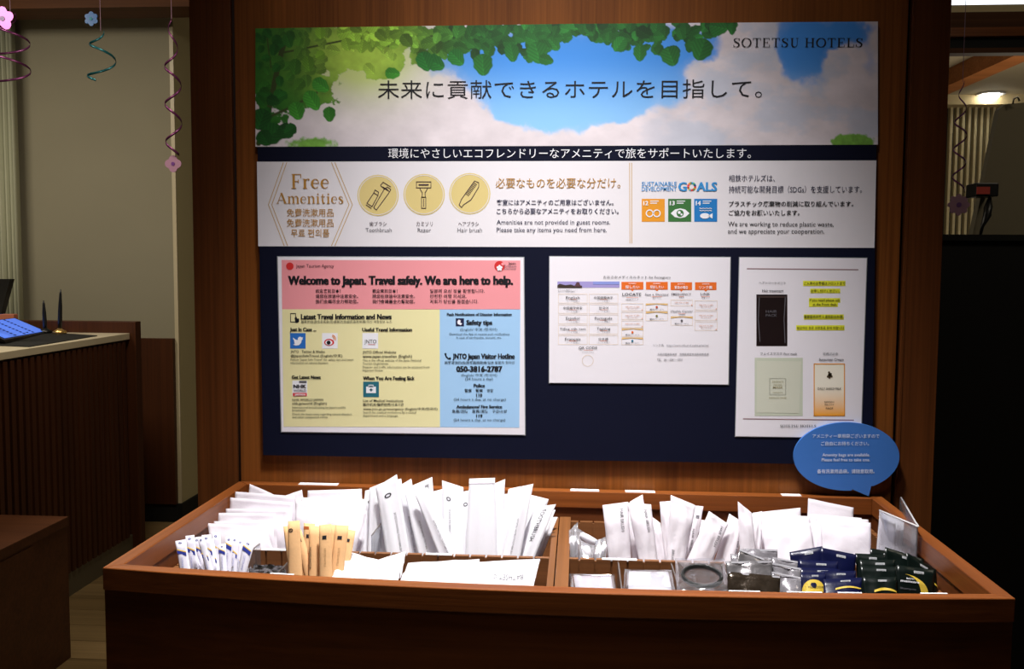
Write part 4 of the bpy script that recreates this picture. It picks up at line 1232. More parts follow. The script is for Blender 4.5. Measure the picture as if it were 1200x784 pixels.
# white label strips on the divider tops and the front tray walls
def strip(e, x0, x1, y0, y1, zt=TZ):
    box('label_strip', (x0, y0, zt), (x1, y1, zt + .0008), LABELW, e)
for i, (x0, x1) in enumerate(((302, 338), (500, 530), (705, 745))):
    xa, xb = on_z(x0, 648, TZ)[0], on_z(x1, 650, TZ)[0]
    strip(trays[0 if i < 2 else 1], xa, xb, DV - .004, DV + .004)


def ordinal(i):
    return ('first second third fourth fifth sixth seventh eighth ninth tenth eleventh twelfth thirteenth fourteenth fifteenth sixteenth seventeenth eighteenth nineteenth twentieth').split()[i]


# ------------------------------------------------------------------ packets
FLZ = .9005
class Pack:
    """a sealed flat packet: two bulged skins meeting at a thin rim; (u, v) runs over its front, v = 1 at the visible foot"""
    def __init__(s, name, label, cat, group, quad, yt, yb, mat, thick=.004, ext=True, nu=10, nv=16, wr=.0012, seed=0, flat_top=.07, ridge=None, parent=None, twist=0., arch=0., bulge_pow=.6, film_mat=None, ystep=0., floor=FLZ):
        TLp, TRp, BRp, BLp = quad
        yts = yt if isinstance(yt, tuple) else (yt, yt + ystep)
        ybs = yb if isinstance(yb, tuple) else (yb, yb + ystep)
        TL, TR = on_y(*TLp, yts[0]), on_y(*TRp, yts[1])
        BR, BLo = on_y(*BRp, ybs[1]), on_y(*BLp, ybs[0])
        s.vis = 1.
        if ext:
            vs = []
            for T, B_ in ((TL, BLo), (TR, BR)):
                d = B_ - T
                vs.append((T[2] - floor) / max(T[2] - B_[2], 1e-3))
            kL, kR = vs
            def lim(T, B_, k):
                d = (B_ - T) * k
                if abs(d[1]) > .14: d[1] = math.copysign(.14, d[1])
                return T + d
            s.vis = 2 / (kL + kR)
            BLo, BR = lim(TL, BLo, kL), lim(TR, BR, kR)
        for c_ in (TL, TR, BR, BLo): c_[2] = max(c_[2], floor)
        s.c = (TL, TR, BR, BLo)
        n = np.cross(BLo - TL, TR - TL); n /= np.linalg.norm(n) + 1e-12
        if n[1] > 0: n = -n
        s.n = n; s.t = thick; s.rg = np.random.default_rng(seed + 1000)
        s.waves = [(s.rg.uniform(-3, 3), s.rg.uniform(-5, 5), s.rg.uniform(0, 6), s.rg.uniform(.4, 1)) for _ in range(5)]
        s.w2 = [(s.rg.uniform(3, 7) * s.rg.choice([-1, 1]), s.rg.uniform(2, 6), s.rg.uniform(0, 6), s.rg.uniform(.3, 1)) for _ in range(4)]
        s.wr, s.ft, s.ridge, s.arch, s.bp = wr, flat_top, ridge, arch, bulge_pow
        V, Fc = [], []
        for side in (1, -1):
            for j in range(nv + 1):
                for i in range(nu + 1):
                    V.append(s.S(i / nu, j / nv, side))
        m = nu + 1
        off = m * (nv + 1)
        for j in range(nv):
            for i in range(nu):
                a, b, c, d = j * m + i, j * m + i + 1, (j + 1) * m + i + 1, (j + 1) * m + i
                Fc.append((a, d, c, b)); Fc.append((a + off, b + off, c + off, d + off))
        per = [i for i in range(m)] + [j * m + nu for j in range(1, nv + 1)] + [nv * m + i for i in range(nu - 1, -1, -1)] + [j * m for j in range(nv - 1, 0, -1)]
        for k in range(len(per)):
            a, b = per[k], per[(k + 1) % len(per)]
            Fc.append((a, b, b + off, a + off))
        s.o = mesh(name, V, Fc, mat, parent, smooth=True, label=label, cat=cat, group=group)
        s.pr = Print(s.o)
    def S(s, u, v, side=1, lift=0.):
        TL, TR, BR, BLo = s.c
        P = (TL * (1 - u) + TR * u) * (1 - v) + (BLo * (1 - u) + BR * u) * v
        e = max(0., math.sin(math.pi * min(max(u, 0), 1))) ** s.bp
        vv = min(1, max(0, (v - s.ft) / .12)) * min(1, max(0, (1 - v) / .05))
        sh = e * vv
        if s.ridge is not None:
            sh = .25 * sh + vv * math.exp(-((u - s.ridge) / .16) ** 2)
        w = 0.
        for a, b, p, k in s.waves: w += k * (abs(math.sin(3.14 * (a * u * .8 + b * v * .55) + p)) - .5) / 2.5
        for a, b, p, k in s.w2: w += k * (abs(math.sin(a * u * 1.3 + b * v * 1.1 + p)) - .5) / 7
        w *= s.wr * (.4 + .6 * vv)
        ar = s.arch * 4 * u * (1 - u)
        return P + s.n * (side * (s.t * sh * .5 + .00025) + w + ar + (lift if side > 0 else -lift))
    def dec(s, pts, mat, lay=1, name='printed_mark'):
        s.pr.acc(mat, name).add([s.S(u, v * s.vis, 1, .0004 + .0002 * lay) for u, v in pts], [tuple(range(len(pts)))])
    def decgrid(s, fn, n, mat, lay=1, name='printed_mark'):
        """strip between two edges fn(t)->(p,q)"""
        V = []
        for i in range(n + 1):
            p, q = fn(i / n)
            V += [s.S(p[0], p[1] * s.vis, 1, .0004 + .0002 * lay), s.S(q[0], q[1] * s.vis, 1, .0004 + .0002 * lay)]
        s.pr.acc(mat, name).add(V, [(2 * i, 2 * i + 1, 2 * i + 3, 2 * i + 2) for i in range(n)])
    def vtext(s, body, u0, v0, v1, du, mat, bold=0.):
        """lettering running down the packet"""
        def fn(co):
            x0, x1 = co[:, 0].min(), co[:, 0].max(); my = max(co[:, 1].max(), .3)
            return [s.S(u0 + y / my * du, (v0 + (x - x0) / (x1 - x0) * (v1 - v0)) * s.vis, 1, .0007) for x, y in co]
        text_req(body, fn, s.pr, mat, bold)
    def htext(s, body, u0, u1, vb, dv, mat, bold=0., flip=False):
        def fn(co):
            x0, x1 = co[:, 0].min(), co[:, 0].max(); my = max(co[:, 1].max(), .3)
            if flip: return [s.S(u1 - (x - x0) / (x1 - x0) * (u1 - u0), (vb + y / my * dv) * s.vis, 1, .0007) for x, y in co]
            return [s.S(u0 + (x - x0) / (x1 - x0) * (u1 - u0), (vb - y / my * dv) * s.vis, 1, .0009) for x, y in co]
        text_req(body, fn, s.pr, mat, bold)


PACKS = []
def pk(*a, **k):
    k.setdefault('seed', len(PACKS) * 17 + 3)
    p = Pack(*a, **k); PACKS.append(p); return p

# --- cap / sponge envelopes, left back
G = 'wide white envelopes in the left tray'
caps = [
    ('wide white envelope, rearmost of the left stack, corner poking up', [(293, 567), (350, 592), (347, 645), (285, 640)], -.045),
    ('wide white envelope, second from the back in the left stack', [(276, 576), (346, 581.5), (345, 645), (272, 640)], -.062),
    ('wide white envelope, third from the back in the left stack', [(270, 583), (343, 589), (345, 647), (268, 642)], -.080),
    ('wide white envelope, fourth from the back in the left stack', [(265, 596), (337, 597), (340, 647), (266, 643)], -.098),
    ('wide white envelope, fifth from the back in the left stack', [(255, 601), (323, 602), (326, 647), (258, 643)], -.118),
    ('wide white envelope, second from the front in the left stack', [(251, 611), (320, 609), (324, 648), (255, 643)], -.138),
    ('crumpled wide white envelope at the front of the left stack', [(243, 613), (312, 618), (322, 648), (250, 645)], -.160)]
for i, (lab, q, y) in enumerate(caps):
    pk('sealed_envelope', lab, 'envelope', G, q, y - .018, y - .036, WHITE, .010, wr=.010 if i in (0, 6) else .007, nu=22, nv=20, flat_top=.1)
G = 'wide white envelopes in the middle of the left tray'
caps = [
    ('white envelope rearmost in the second stack, beside the toothbrush packets', [(361, 575), (424, 573), (429, 645), (356, 640)], -.050, .004),
    ('white envelope with a folded corner behind the two stacks of envelopes', [(334, 581), (354, 574), (364, 640), (340, 640)], -.070, .003),
    ('white envelope second from front in the stack beside the toothbrush packets', [(353, 583), (429, 585), (424, 648), (350, 643)], -.100, .003),
    ('broad white envelope at the front of the stack behind the kraft packets', [(346, 586), (430, 599), (415, 652), (346, 646)], -.135, .004)]
for i, (lab, q, y, w) in enumerate(caps):
    pk('sealed_envelope', lab, 'envelope', G, q, y, y - .03, WHITE, .010, wr=w * 2, nu=22, nv=20, flat_top=.08)

# --- toothbrush packets
G = 'slim white toothbrush packets'
tb_ = [  # quad, depth, extra
    ([(429, 575), (442, 572), (437, 649), (422, 648)], -.105, 'logo'), ([(434, 572), (449, 565), (450, 650), (434, 650)], -.125, ''),
    ([(441, 571), (464, 556), (478, 652), (456, 651)], -.145, 'logo'), ([(453, 564), (469, 561), (484, 653), (468, 652)], -.100, ''),
    ([(466, 571), (481, 561), (497, 655), (480, 653)], -.120, 'line'), ([(474, 573), (491, 578), (513, 655), (494, 654)], -.140, 'line'),
    ([(484, 569), (505.5, 559), (512, 655), (496, 654)], -.085, 'brush'), ([(486, 577), (500, 571), (539, 655), (519, 655)], -.160, 'line'),
    ([(498, 579), (521, 572), (530, 655), (512, 655)], -.105, ''), ([(519, 563), (542, 571), (541, 656), (522, 655)], -.135, 'logo2'),
    ([(540, 577), (552, 574), (551, 656), (540, 656)], -.118, 'logo'), ([(551, 561), (579, 560), (580, 657), (548, 656)], -.155, 'band'),
    ([(577, 568), (591, 561.5), (585, 656), (573, 656)], -.120, ''), ([(585, 582), (595, 579), (588, 656), (578, 656)], -.095, ''),
    ([(597, 573), (609, 570), (593, 656), (580, 656)], -.140, ''), ([(608, 571), (624, 567), (606, 657), (590, 656)], -.158, 'line'),
    ([(611, 577), (642, 585), (618, 656), (598, 656)], -.110, ''), ([(628, 594), (650.5, 591), (622, 657), (603, 657)], -.145, 'TB'),
    ([(638, 600), (650, 597.5), (627, 656), (615, 656)], -.120, ''), ([(643, 606), (652.5, 606), (631, 656), (621, 656)], -.095, '')]
tb_ = [([(a[0] - 1, a[1]), (b[0] + 1, b[1]), (c[0] + 3, c[1]), (d[0] - 3, d[1])], y + .012, k) for (a, b, c, d), y, k in tb_]
tb_ += [([(447, 577), (475, 574), (490, 652), (455, 652)], -.052, ''), ([(500, 579), (528, 576), (545, 654), (505, 654)], -.055, ''), ([(540, 578), (566, 574), (575, 654), (545, 654)], -.06, ''), ([(575, 580), (606, 578), (600, 654), (570, 654)], -.062, '')]
looks = {20: ' mostly hidden behind the leftmost tall ones', 21: ' mostly hidden behind the slanted middle ones', 22: ' mostly hidden behind the widest one', 23: ' mostly hidden behind the right-leaning ones', 0: ', leftmost, marked with a small round logo', 2: ' with round logo, tallest near the left end', 6: ' with upright lettering at its square top', 9: ' with faint round logo, slanted top, mid row', 11: ', the widest, with a folded flat top', 17: ' lettered TOOTHBRUSH leaning right', 19: ', rightmost and lowest beside the wooden partition'}
for i, (q, y, k) in enumerate(tb_):
    lab = 'slim white toothbrush packet' + looks[i] if i in looks else 'slim white toothbrush packet, %s from the left in its row' % ordinal(i)
    p = pk('toothbrush_packet', lab, 'packet', G, q, y, y - .034, PAPER, .006, nu=8, nv=16, ridge=.5 if i % 2 else .35, wr=.0012, flat_top=.06)
    if k == 'logo': p.decgrid(lambda t: ((.5 + .15 * math.cos(6.28 * t), .2 + .03 * math.sin(6.28 * t)), (.5 + .09 * math.cos(6.28 * t), .2 + .016 * math.sin(6.28 * t))), 12, INK); p.vtext('SOTETSU HOTELS TOOTHBRUSH', .62, .45, .95, .09, GREYI)
    if k == 'logo2': p.decgrid(lambda t: ((.3 + .11 * math.cos(6.28 * t), .22 + .028 * math.sin(6.28 * t)), (.3 + .06 * math.cos(6.28 * t), .22 + .014 * math.sin(6.28 * t))), 12, GREYI); p.vtext('TOOTHBRUSH', .32, .35, .75, .05, GREYI)
    if k == 'line': p.vtext('SOTETSU HOTELS TOOTHBRUSH', .45, .45, .92, .09, GREYI)
    if k == 'brush': p.vtext('BRUSH', .62, .07, .2, .18, INK)
    if k == 'TB': p.vtext('TOOTHBRUSH', .42, .06, .66, .2, INK)
    if k == 'band': p.dec([(0.02, .06), (.98, .06), (.98, .068), (.02, .068)], plain('crease grey', (196, 186, 196)), 1, 'fold_line')

# --- flat razor envelopes in front
G = 'white envelopes lying in the front of the left tray'
fl_ = [('white envelope in the front row, leftmost, mostly under another', [(396, 650), (440, 664), (432, 684), (384, 680)], -.285, -.375, None),
       ('small grey-shaded envelope corner at the front rim beside the kraft packets', [(393, 665), (417, 673), (416, 686), (388, 683)], -.355, -.395, None),
       ('white envelope tilted over the left end of the front row', [(404, 646), (470, 664), (466, 684), (392, 677)], -.30, -.375, 'line'),
       ('white envelope corner standing up behind the front row envelopes', [(441, 657), (476, 646), (470, 678), (440, 680)], -.262, -.31, None),
       ('long white envelope with faint upside-down lettering, centre of the front row', [(478, 659), (562, 655), (560, 688), (466, 685)], -.272, -.375, 'flip'),
       ('white envelope at the right end of the front row beside the partition', [(560, 659), (633, 655), (625, 690), (557, 688)], -.285, -.385, 'flip2')]
for lab, q, yt, yb, k in fl_:
    p = pk('razor_envelope', lab, 'envelope', G, q, yt, yb, PAPER, .006, ext=False, nu=18, nv=12, wr=.0045, flat_top=.02)
    if k == 'line': p.htext('SOTETSU HOTELS RAZOR', .3, .75, .55, .1, GREYI)
    if k == 'flip': p.htext('RAZOR BATH SET', .3, .75, .35, .16, GREYI, flip=True); p.htext('SOTETSU', .1, .28, .8, .1, GREYI, flip=True)
    if k == 'flip2': p.htext('BATHSET C', .3, .8, .66, .16, GREYI, flip=True)

# --- kraft packets
G = 'kraft paper packets in the left tray'
kr = [('thin kraft packet leaning out at the left of the bundle', [(333, 617), (340, 616), (350, 674), (340, 674)], -.315, None), ('kraft packet with round printed logo at the left front', [(338.5, 611), (350, 610), (352.5, 675), (339, 674)], -.365, 'x'),
      ('kraft packet slanting across the left of the bundle', [(345, 617), (352, 621), (368, 676), (358, 675)], -.345, 'sq'), ('kraft packet with an orange top band and dark square', [(357, 613), (368, 614), (366, 675), (356, 675)], -.305, 'or'),
      ('kraft packet lettered WOOD RAZOR, middle of the bundle', [(363, 616), (374.5, 617), (373, 676), (363, 676)], -.350, 'wr'), ('kraft packet with dark square, right of the lettered one', [(375, 615.5), (387.5, 614), (387, 677), (375.5, 676)], -.362, 'sq2'),
      ('narrow kraft packet between two with dark squares', [(386.5, 615), (395, 615.5), (392, 675), (385, 675)], -.325, None), ('kraft packet with dark square, second from the right', [(394, 615.5), (407.5, 616), (400, 675), (388, 675)], -.345, 'sq2'),
      ('kraft packet leaning right at the end of the bundle', [(406, 620), (415.5, 622), (406, 672), (397, 672)], -.312, 'sq')]
for lab, q, y, k in kr:
    q = [(q[0][0] - 1, q[0][1]), (q[1][0] + 1.2, q[1][1]), (q[2][0] + 2.2, q[2][1]), (q[3][0] - 1.5, q[3][1])]
    p = pk('kraft_packet', lab, 'packet', G, q, y, y - .02, KRAFT, .005, nu=6, nv=12, wr=.0006, flat_top=.05)
    if k in ('sq', 'sq2', 'or'): p.dec([(.28, .21), (.62, .21), (.62, .28), (.28, .28)], INK)
    if k == 'or': p.dec([(.02, .06), (.98, .06), (.98, .12), (.02, .12)], plain('orange brown ink', (176, 92, 36)), 1)
    if k == 'x': p.decgrid(lambda t: ((.25 + .18 * math.cos(6.28 * t), .17 + .035 * math.sin(6.28 * t)), (.25 + .12 * math.cos(6.28 * t), .17 + .022 * math.sin(6.28 * t))), 14, INK); p.dec([(.14, .155), (.18, .15), (.36, .185), (.32, .19)], INK)
    if k == 'wr': p.vtext('WOOD RAZOR', .10, .42, .85, .18, INK, .01)
    if k == 'sq2': p.vtext('SOTETSU HOTELS', .45, .45, .8, .14, plain('brown ink', (150, 116, 70)))

# --- cotton swab packets
G = 'cotton swab packets with blue and yellow marks'
sw = [([(206, 634), (217, 632), (222, 666), (211, 666)], .34), ([(218, 628), (227, 627), (232, 667), (222, 667)], .36), ([(219, 640), (225, 638), (236, 667), (229, 667)], .3), ([(227, 630), (234, 629), (241, 667), (233, 667)], .3), ([(232, 630), (238, 628), (249, 668), (242, 668)], .5),
      ([(237, 627), (246, 626.5), (253, 668), (246, 668)], .35), ([(243, 633), (249, 631), (257, 668), (250, 668)], .55), ([(249, 624), (257.5, 624), (260, 668), (252, 668)], .36), ([(257, 638), (264, 637), (265, 668), (259, 668)], .2),
      ([(265, 629), (273, 628), (270, 669), (263, 669)], .2), ([(272, 628.5), (280, 630), (277, 669), (270, 669)], .4), ([(279, 631), (286, 633), (282, 669), (276, 669)], .6), ([(286, 632), (298, 636), (288, 670), (280, 669)], .2)]
SBL = plain('royal blue ink', (44, 58, 150), .5); SYE = plain('yellow ink', (240, 200, 70), .5)
for i, (q, vm) in enumerate(sw):
    q = [(q[0][0] - .7, q[0][1]), (q[1][0] + .7, q[1][1]), (q[2][0] + 1, q[2][1]), (q[3][0] - 1, q[3][1])]
    y = -.345 + .016 * ((i * 5) % 4)
    lab = {0: 'cotton swab packet at the left end of the bunch', 7: 'tallest cotton swab packet in the middle of the bunch', 12: 'cotton swab packet leaning right at the end of the bunch'}.get(i, 'slim white cotton swab packet, %s from the left' % ordinal(i))
    p = pk('swab_packet', lab, 'packet', G, q, y, y - .012, SWABP, .004, nu=6, nv=10, wr=.0004, flat_top=.05)
    p.dec([(.08, vm), (.9, vm + .12), (.9, vm + .24), (.08, vm + .12)], SBL, 2)
    p.dec([(.08, vm - .04), (.9, vm + .08), (.9, vm + .12), (.08, vm)], SYE, 2)
    p.decgrid(lambda t: ((.45 + .16 * math.cos(6.28 * t), .1 + .03 * math.sin(6.28 * t)), (.45 + .08 * math.cos(6.28 * t), .1 + .015 * math.sin(6.28 * t))), 10, SBL, 1)
    p.vtext('COTTON SWAB', .35, min(vm + .28, .62), .95, .2, plain('pale blue ink', (130, 136, 196)))

# --- dark sachets lying in the small compartment
G = 'dark foil sachets in the small compartment'
for lab, q, yt, yb, z in (('dark foil sachet lying behind in the small compartment', [(297, 661), (334, 663), (336, 674), (297, 672)], -.27, -.33, 0), ('dark glossy foil sachet lying in front in the small compartment', [(292, 666), (331, 668), (333, 680), (292, 678)], -.31, -.37, 0)):
    pk('foil_sachet', lab, 'sachet', G, q, yt, yb, plain('black foil', (10, 11, 12), .25, noise=.4, scale=90, bump=1.), .006, ext=False, nu=16, nv=10, wr=.006)

# --- clear pouches at the left of the right tray
G = 'clear pouches with white contents'
for i, (q, y, lab, rod) in enumerate((([(667, 622), (677, 612), (678, 655), (668, 655)], -.15, 'clear pouch with a white stick, upright against the partition', ((672, 628), (671, 652), .006)),
        ([(672, 616), (700, 634), (690, 655), (674, 650)], -.115, 'clear pouch holding a white rod slanting down right', ((680, 626), (700, 637), .005)),
        ([(681, 634), (697, 640), (694, 660), (678, 660)], -.175, 'crumpled clear pouch at the front beside the hairbrush packets', ((686, 640), (690, 655), .006)),
        ([(698, 634), (713, 628), (710, 660), (694, 660)], -.155, 'clear pouch with white piece leaning on the first hairbrush packet', ((706, 640), (700, 656), .006)))):
    p = pk('clear_pouch', lab, 'pouch', G, q, y, y - .02, CRUMP, .010, nu=10, nv=10, wr=.005, flat_top=.1, ext=True)
    a, b = on_y(*rod[0], y - .008), on_y(*rod[1], y - .014)
    v, f = tube([a, a + (b - a) * .1, a + (b - a) * .5, a + (b - a) * .9, b], 0, 10, [rod[2] * .5, rod[2], rod[2] * 1.1, rod[2], rod[2] * .4]); mesh('white_stick', v, f, PAPER, p.o, smooth=True)

# --- hairbrush packets
G = 'white hairbrush packets in the right tray'
hb = [([(708, 600), (718, 598), (722, 661), (712, 661)], -.125, 'thin white packet edge at the left behind the first hairbrush packet', None, 0),
      ([(706, 592), (736, 588), (740, 662), (714, 662)], -.150, 'white hairbrush packet at the left end, lettered HAIR BRUSH down its side', 'HB', 0),
      ([(735, 600), (744, 596), (750, 662), (741, 662)], -.120, 'narrow white packet between the two lettered hairbrush packets', None, 0),
      ([(738, 588), (753, 579.5), (764, 640), (748, 640)], -.070, 'white packet tip poking up behind the lettered hairbrush packets', None, 0),
      ([(735, 589), (763, 591), (771, 662), (750, 662)], -.155, 'white hairbrush packet, second lettered one from the left', 'HB', 0),
      ([(757, 600), (774, 613), (781, 662), (766, 662)], -.130, 'white packet with sloping shoulder right of the second lettered packet', None, 0),
      ([(773, 588), (788, 587), (786, 662), (778, 662)], -.100, 'narrow pale packet behind the tall pointed hairbrush packet', None, 0),
      ([(786, 580), (815, 592), (802, 663), (781, 662)], -.150, 'tall white packet with pointed top left corner, middle of the row', 'USH', .6),
      ([(811, 592), (824.5, 593.5), (812, 661), (801, 661)], -.110, 'thin white packet with a dark dot at its top', 'dot', 0),
      ([(812, 608), (829, 610), (826, 661), (808, 661)], -.085, 'low white packet behind the leaning hairbrush packet', None, 0),
      ([(831, 599), (853.5, 614), (832, 664), (802, 662)], -.155, 'white hairbrush packet leaning right with slanting lettering', 'HB2', 0),
      ([(854.5, 602), (869, 611), (863, 664), (836, 662)], -.135, 'plain white packet leaning right beside the slanted lettered one', 'HB3', 0),
      ([(864.5, 587.5), (881, 601), (886, 658), (867, 660)], -.150, 'tall narrow white packet with a peaked top left corner', None, 0),
      ([(880, 602), (893, 599), (893, 655), (881, 657)], -.115, 'narrow white folded packet left of the broad envelopes', None, 0)]
for q, y, lab, k, tw in hb:
    p = pk('hairbrush_packet', lab, 'packet', G, q, y, y - .022, WHITE, .015, nu=14, nv=20, wr=.004, flat_top=.07)
    if k == 'HB': p.vtext('HAIR BRUSH', .66, .1, .46, .13, GREYI, .004)
    if k == 'HB2': p.vtext('HAIR BRUSH', .72, .12, .55, .12, GREYI, .004)
    if k == 'HB3': p.vtext('HAIR BRUSH', .78, .45, .8, .12, GREYI, .004)
    if k == 'USH': p.vtext('BRUSH', .2, .78, .98, .12, GREYI, .004)
    if k == 'dot': p.dec([(.45, .16), (.75, .16), (.75, .22), (.45, .22)], GREYI); p.vtext('HAIR BRUSH', .3, .4, .8, .2, GREYI)
G = 'broad white envelopes in the right tray'
jj = [([(882, 601), (938, 595), (940, 650), (884, 655)], -.060, 'broad white envelope at the back left of the broad stack', 0), ([(892, 603), (949.5, 605), (950, 655), (893, 655)], -.085, 'broad white envelope, second from the back in the left stack', 0),
      ([(891, 615), (950, 613), (956, 664), (900, 664)], -.125, 'broad white envelope at the front of the left broad stack', 1), ([(947, 584), (1000, 595), (998, 650), (944, 645)], -.045, 'broad white envelope standing highest below the speech bubble', 0),
      ([(947, 602), (1009.5, 607), (1010, 655), (950, 655)], -.070, 'broad white envelope, rearmost of the right stack', 0), ([(956, 605), (1017.5, 609), (1019, 660), (958, 660)], -.095, 'broad white envelope, middle of the right stack', 0),
      ([(961, 611), (1020.5, 612.5), (1020.5, 664), (966, 664)], -.130, 'broad white envelope at the front of the right stack', 1), ([(948, 614), (962, 610), (966, 662), (952, 662)], -.112, 'narrow folded white envelope between the two broad stacks', 0)]
for q, y, lab, w in jj:
    pk('sealed_envelope', lab, 'envelope', G, q, y, y - .03, WHITE, .009, nu=18, nv=18, wr=.0035 + .002 * w, flat_top=.06)

# --- acrylic holder with envelopes
hz = 1.026
A0, A1, A2 = on_z(1031, 599, hz), on_z(1076, 618, hz), on_z(1056, 584, hz)
A0[2] = A1[2] = A2[2] = hz
path = [A0 + (A1 - A0) * t for t in (0, .25, .5, .75, .92)]
b0, b1, b2 = path[-1], A1 + (A1 - (A0 + A2) / 2) * .10, A1 + (A2 - A1) * .12
path += [(1 - t) ** 2 * b0 + 2 * t * (1 - t) * b1 + t * t * b2 for t in (.15, .3, .45, .6, .75, .9, 1)] + [A1 + (A2 - A1) * t for t in (.3, .6, 1)]
a = Acc()
for p_ in path: a.v += [(p_[0], p_[1], FLZ), (p_[0] , p_[1], hz + .0)]
for i in range(len(path) - 1): a.f.append((2 * i, 2 * i + 2, 2 * i + 3, 2 * i + 1))
hd = empty('acrylic_holder', (A1[0], A1[1], FLZ), 'clear acrylic holder bent to a V in the right corner', 'holder')
o = a.out('bent_sheet', film('acrylic holder', (232, 232, 236), .05, .05, .05), hd, smooth=True); md = o.modifiers.new('solid', 'SOLIDIFY'); md.thickness = .002
v, f = tube([(p_[0], p_[1], hz + .001) for p_ in path], .0014, 6); mesh('polished_edge', v, f, plain('acrylic edge bright', (206, 204, 204), .15), hd, smooth=True)
G = 'white envelopes in the acrylic holder'
dd = (A1 - A0) / np.linalg.norm(A1 - A0)
for i in range(4):
    sft = i * 4.0
    up_ = 0 if i == 0 else -1.5
    q = [(1031 + sft, 599 + sft * .42 + up_), (1050 + sft * .8, 611 + sft * .25 + up_), (1046 + sft * .8, 652), (1027 + sft, 646)]
    ya, yb = A0[1] + .012 + i * .006, A0[1] + (A1[1] - A0[1]) * .45 + .012 + i * .006
    pk('holder_envelope', 'white envelope in the acrylic holder, %s from the front' % ordinal(i), 'envelope', G, q, (ya, yb), (ya - .004, yb - .004), PAPER, .0012, nu=6, nv=10, wr=.0003)

# --- square pads in clear film
G = 'square white pads in clear film'
for q, lab in (([(667, 672), (720, 673), (723, 694), (669, 693)], 'square white pad in clear film beside the wooden partition'), ([(732, 667), (787, 668), (792, 695), (730, 694)], 'square white pad in clear film left of the hair tie')):
    p = pk('padded_sachet', lab, 'sachet', G, q, -.285, -.385, CLEAR, .006, ext=False, nu=12, nv=8, wr=.0012, flat_top=.0)
    q2 = [(q[0][0] + 5, q[0][1] + 2.5), (q[1][0] - 4, q[1][1] + 2.5), (q[2][0] - 4, q[2][1]), (q[3][0] + 6, q[3][1])]
    Pack('white_pad', None, None, None, q2, -.297, -.383, PAPER, .004, ext=False, nu=6, nv=5, wr=.0003, parent=p.o)
# --- hair tie in clear bag
p = pk('hair_tie_pouch', 'clear pouch holding a black hair tie', 'pouch', None, [(791, 655), (849, 655), (854, 695), (793, 695)], -.262, -.385, CLEAR, .010, ext=False, nu=14, nv=10, wr=.005)
cc = (on_y(822.5, 680, -.33)); V, Fc = [], []
cen = on_y(822.5, 680.5, -.345)
ex = on_y(845, 680.5, -.345) - cen; ex[1:] = 0
rr = np.linalg.norm(ex)
ey = np.array([0, rr * .97, rr * .22])
pts = [cen + ex * math.cos(t) + ey * math.sin(t) + np.array([0, 0, .006]) for t in np.linspace(0, 6.2832, 41)[:-1]]
seg = 8
for i, c in enumerate(pts):
    t = 6.2832 * i / 40
    o_ = (ex * math.cos(t) + ey * math.sin(t)) / rr
    for k in range(seg):
        w = 6.2832 * k / seg
        V.append(c + .0023 * (o_ * math.cos(w) + np.array([0, -.22, .97]) * math.sin(w) * 1.5))
for i in range(40):
    for k in range(seg): Fc.append((i * seg + k, ((i + 1) % 40) * seg + k, ((i + 1) % 40) * seg + (k + 1) % seg, i * seg + (k + 1) % seg))
mesh('hair_tie', V, Fc, plain('black elastic', (18, 20, 18), .35, bump=.6, scale=500), None, smooth=True, label='black elastic hair tie ring inside the clear pouch', cat='hair tie')

# --- silver sachets
G = 'silver translucent sachets in the right tray'
SV2 = plain('pale silver film', (170, 166, 172), .22, metal=.6, noise=.35, scale=70, bump=.9)
ov = [([(866, 643), (911, 644), (912, 668), (868, 668)], -.262, 'silver sachet rearmost in the pile', SV2), ([(866, 643.5), (905, 659), (900, 676), (860, 664)], -.285, 'silver sachet slanting across the back of the pile', SILVER),
      ([(856, 649), (904, 654), (904, 676), (858, 672)], -.275, 'silver sachet second from the back on the left', SV2), ([(905, 653), (934.5, 658), (934, 680), (904, 678)], -.280, 'silver sachet rearmost of the right column beside blue sachets', SV2),
      ([(850, 658), (905, 657), (905, 684), (853, 684)], -.320, 'broad silver sachet across the middle of the pile', SILVER), ([(903, 659), (938.5, 666), (938, 690), (903, 688)], -.315, 'silver sachet in the middle of the right column', SV2),
      ([(853, 670), (914.5, 675.5), (914, 696), (852, 694)], -.365, 'smoky brown foil sachet at the front of the silver pile', SMOKE), ([(904, 670), (940, 677), (941, 696), (905, 696)], -.350, 'silver ridged sachet at the front beside the yellow moon', SV2)]
for q, y, lab, m in ov:
    p = pk('foil_sachet', lab, 'sachet', G, q, y, y - .012, m, .006, nu=18, nv=16, wr=.007, flat_top=.05)
    p.dec([(.01, .01), (.99, .01), (.99, .09), (.01, .09)], plain('pale seal', (206, 204, 210), .3, metal=.3), 0, 'seal_band')

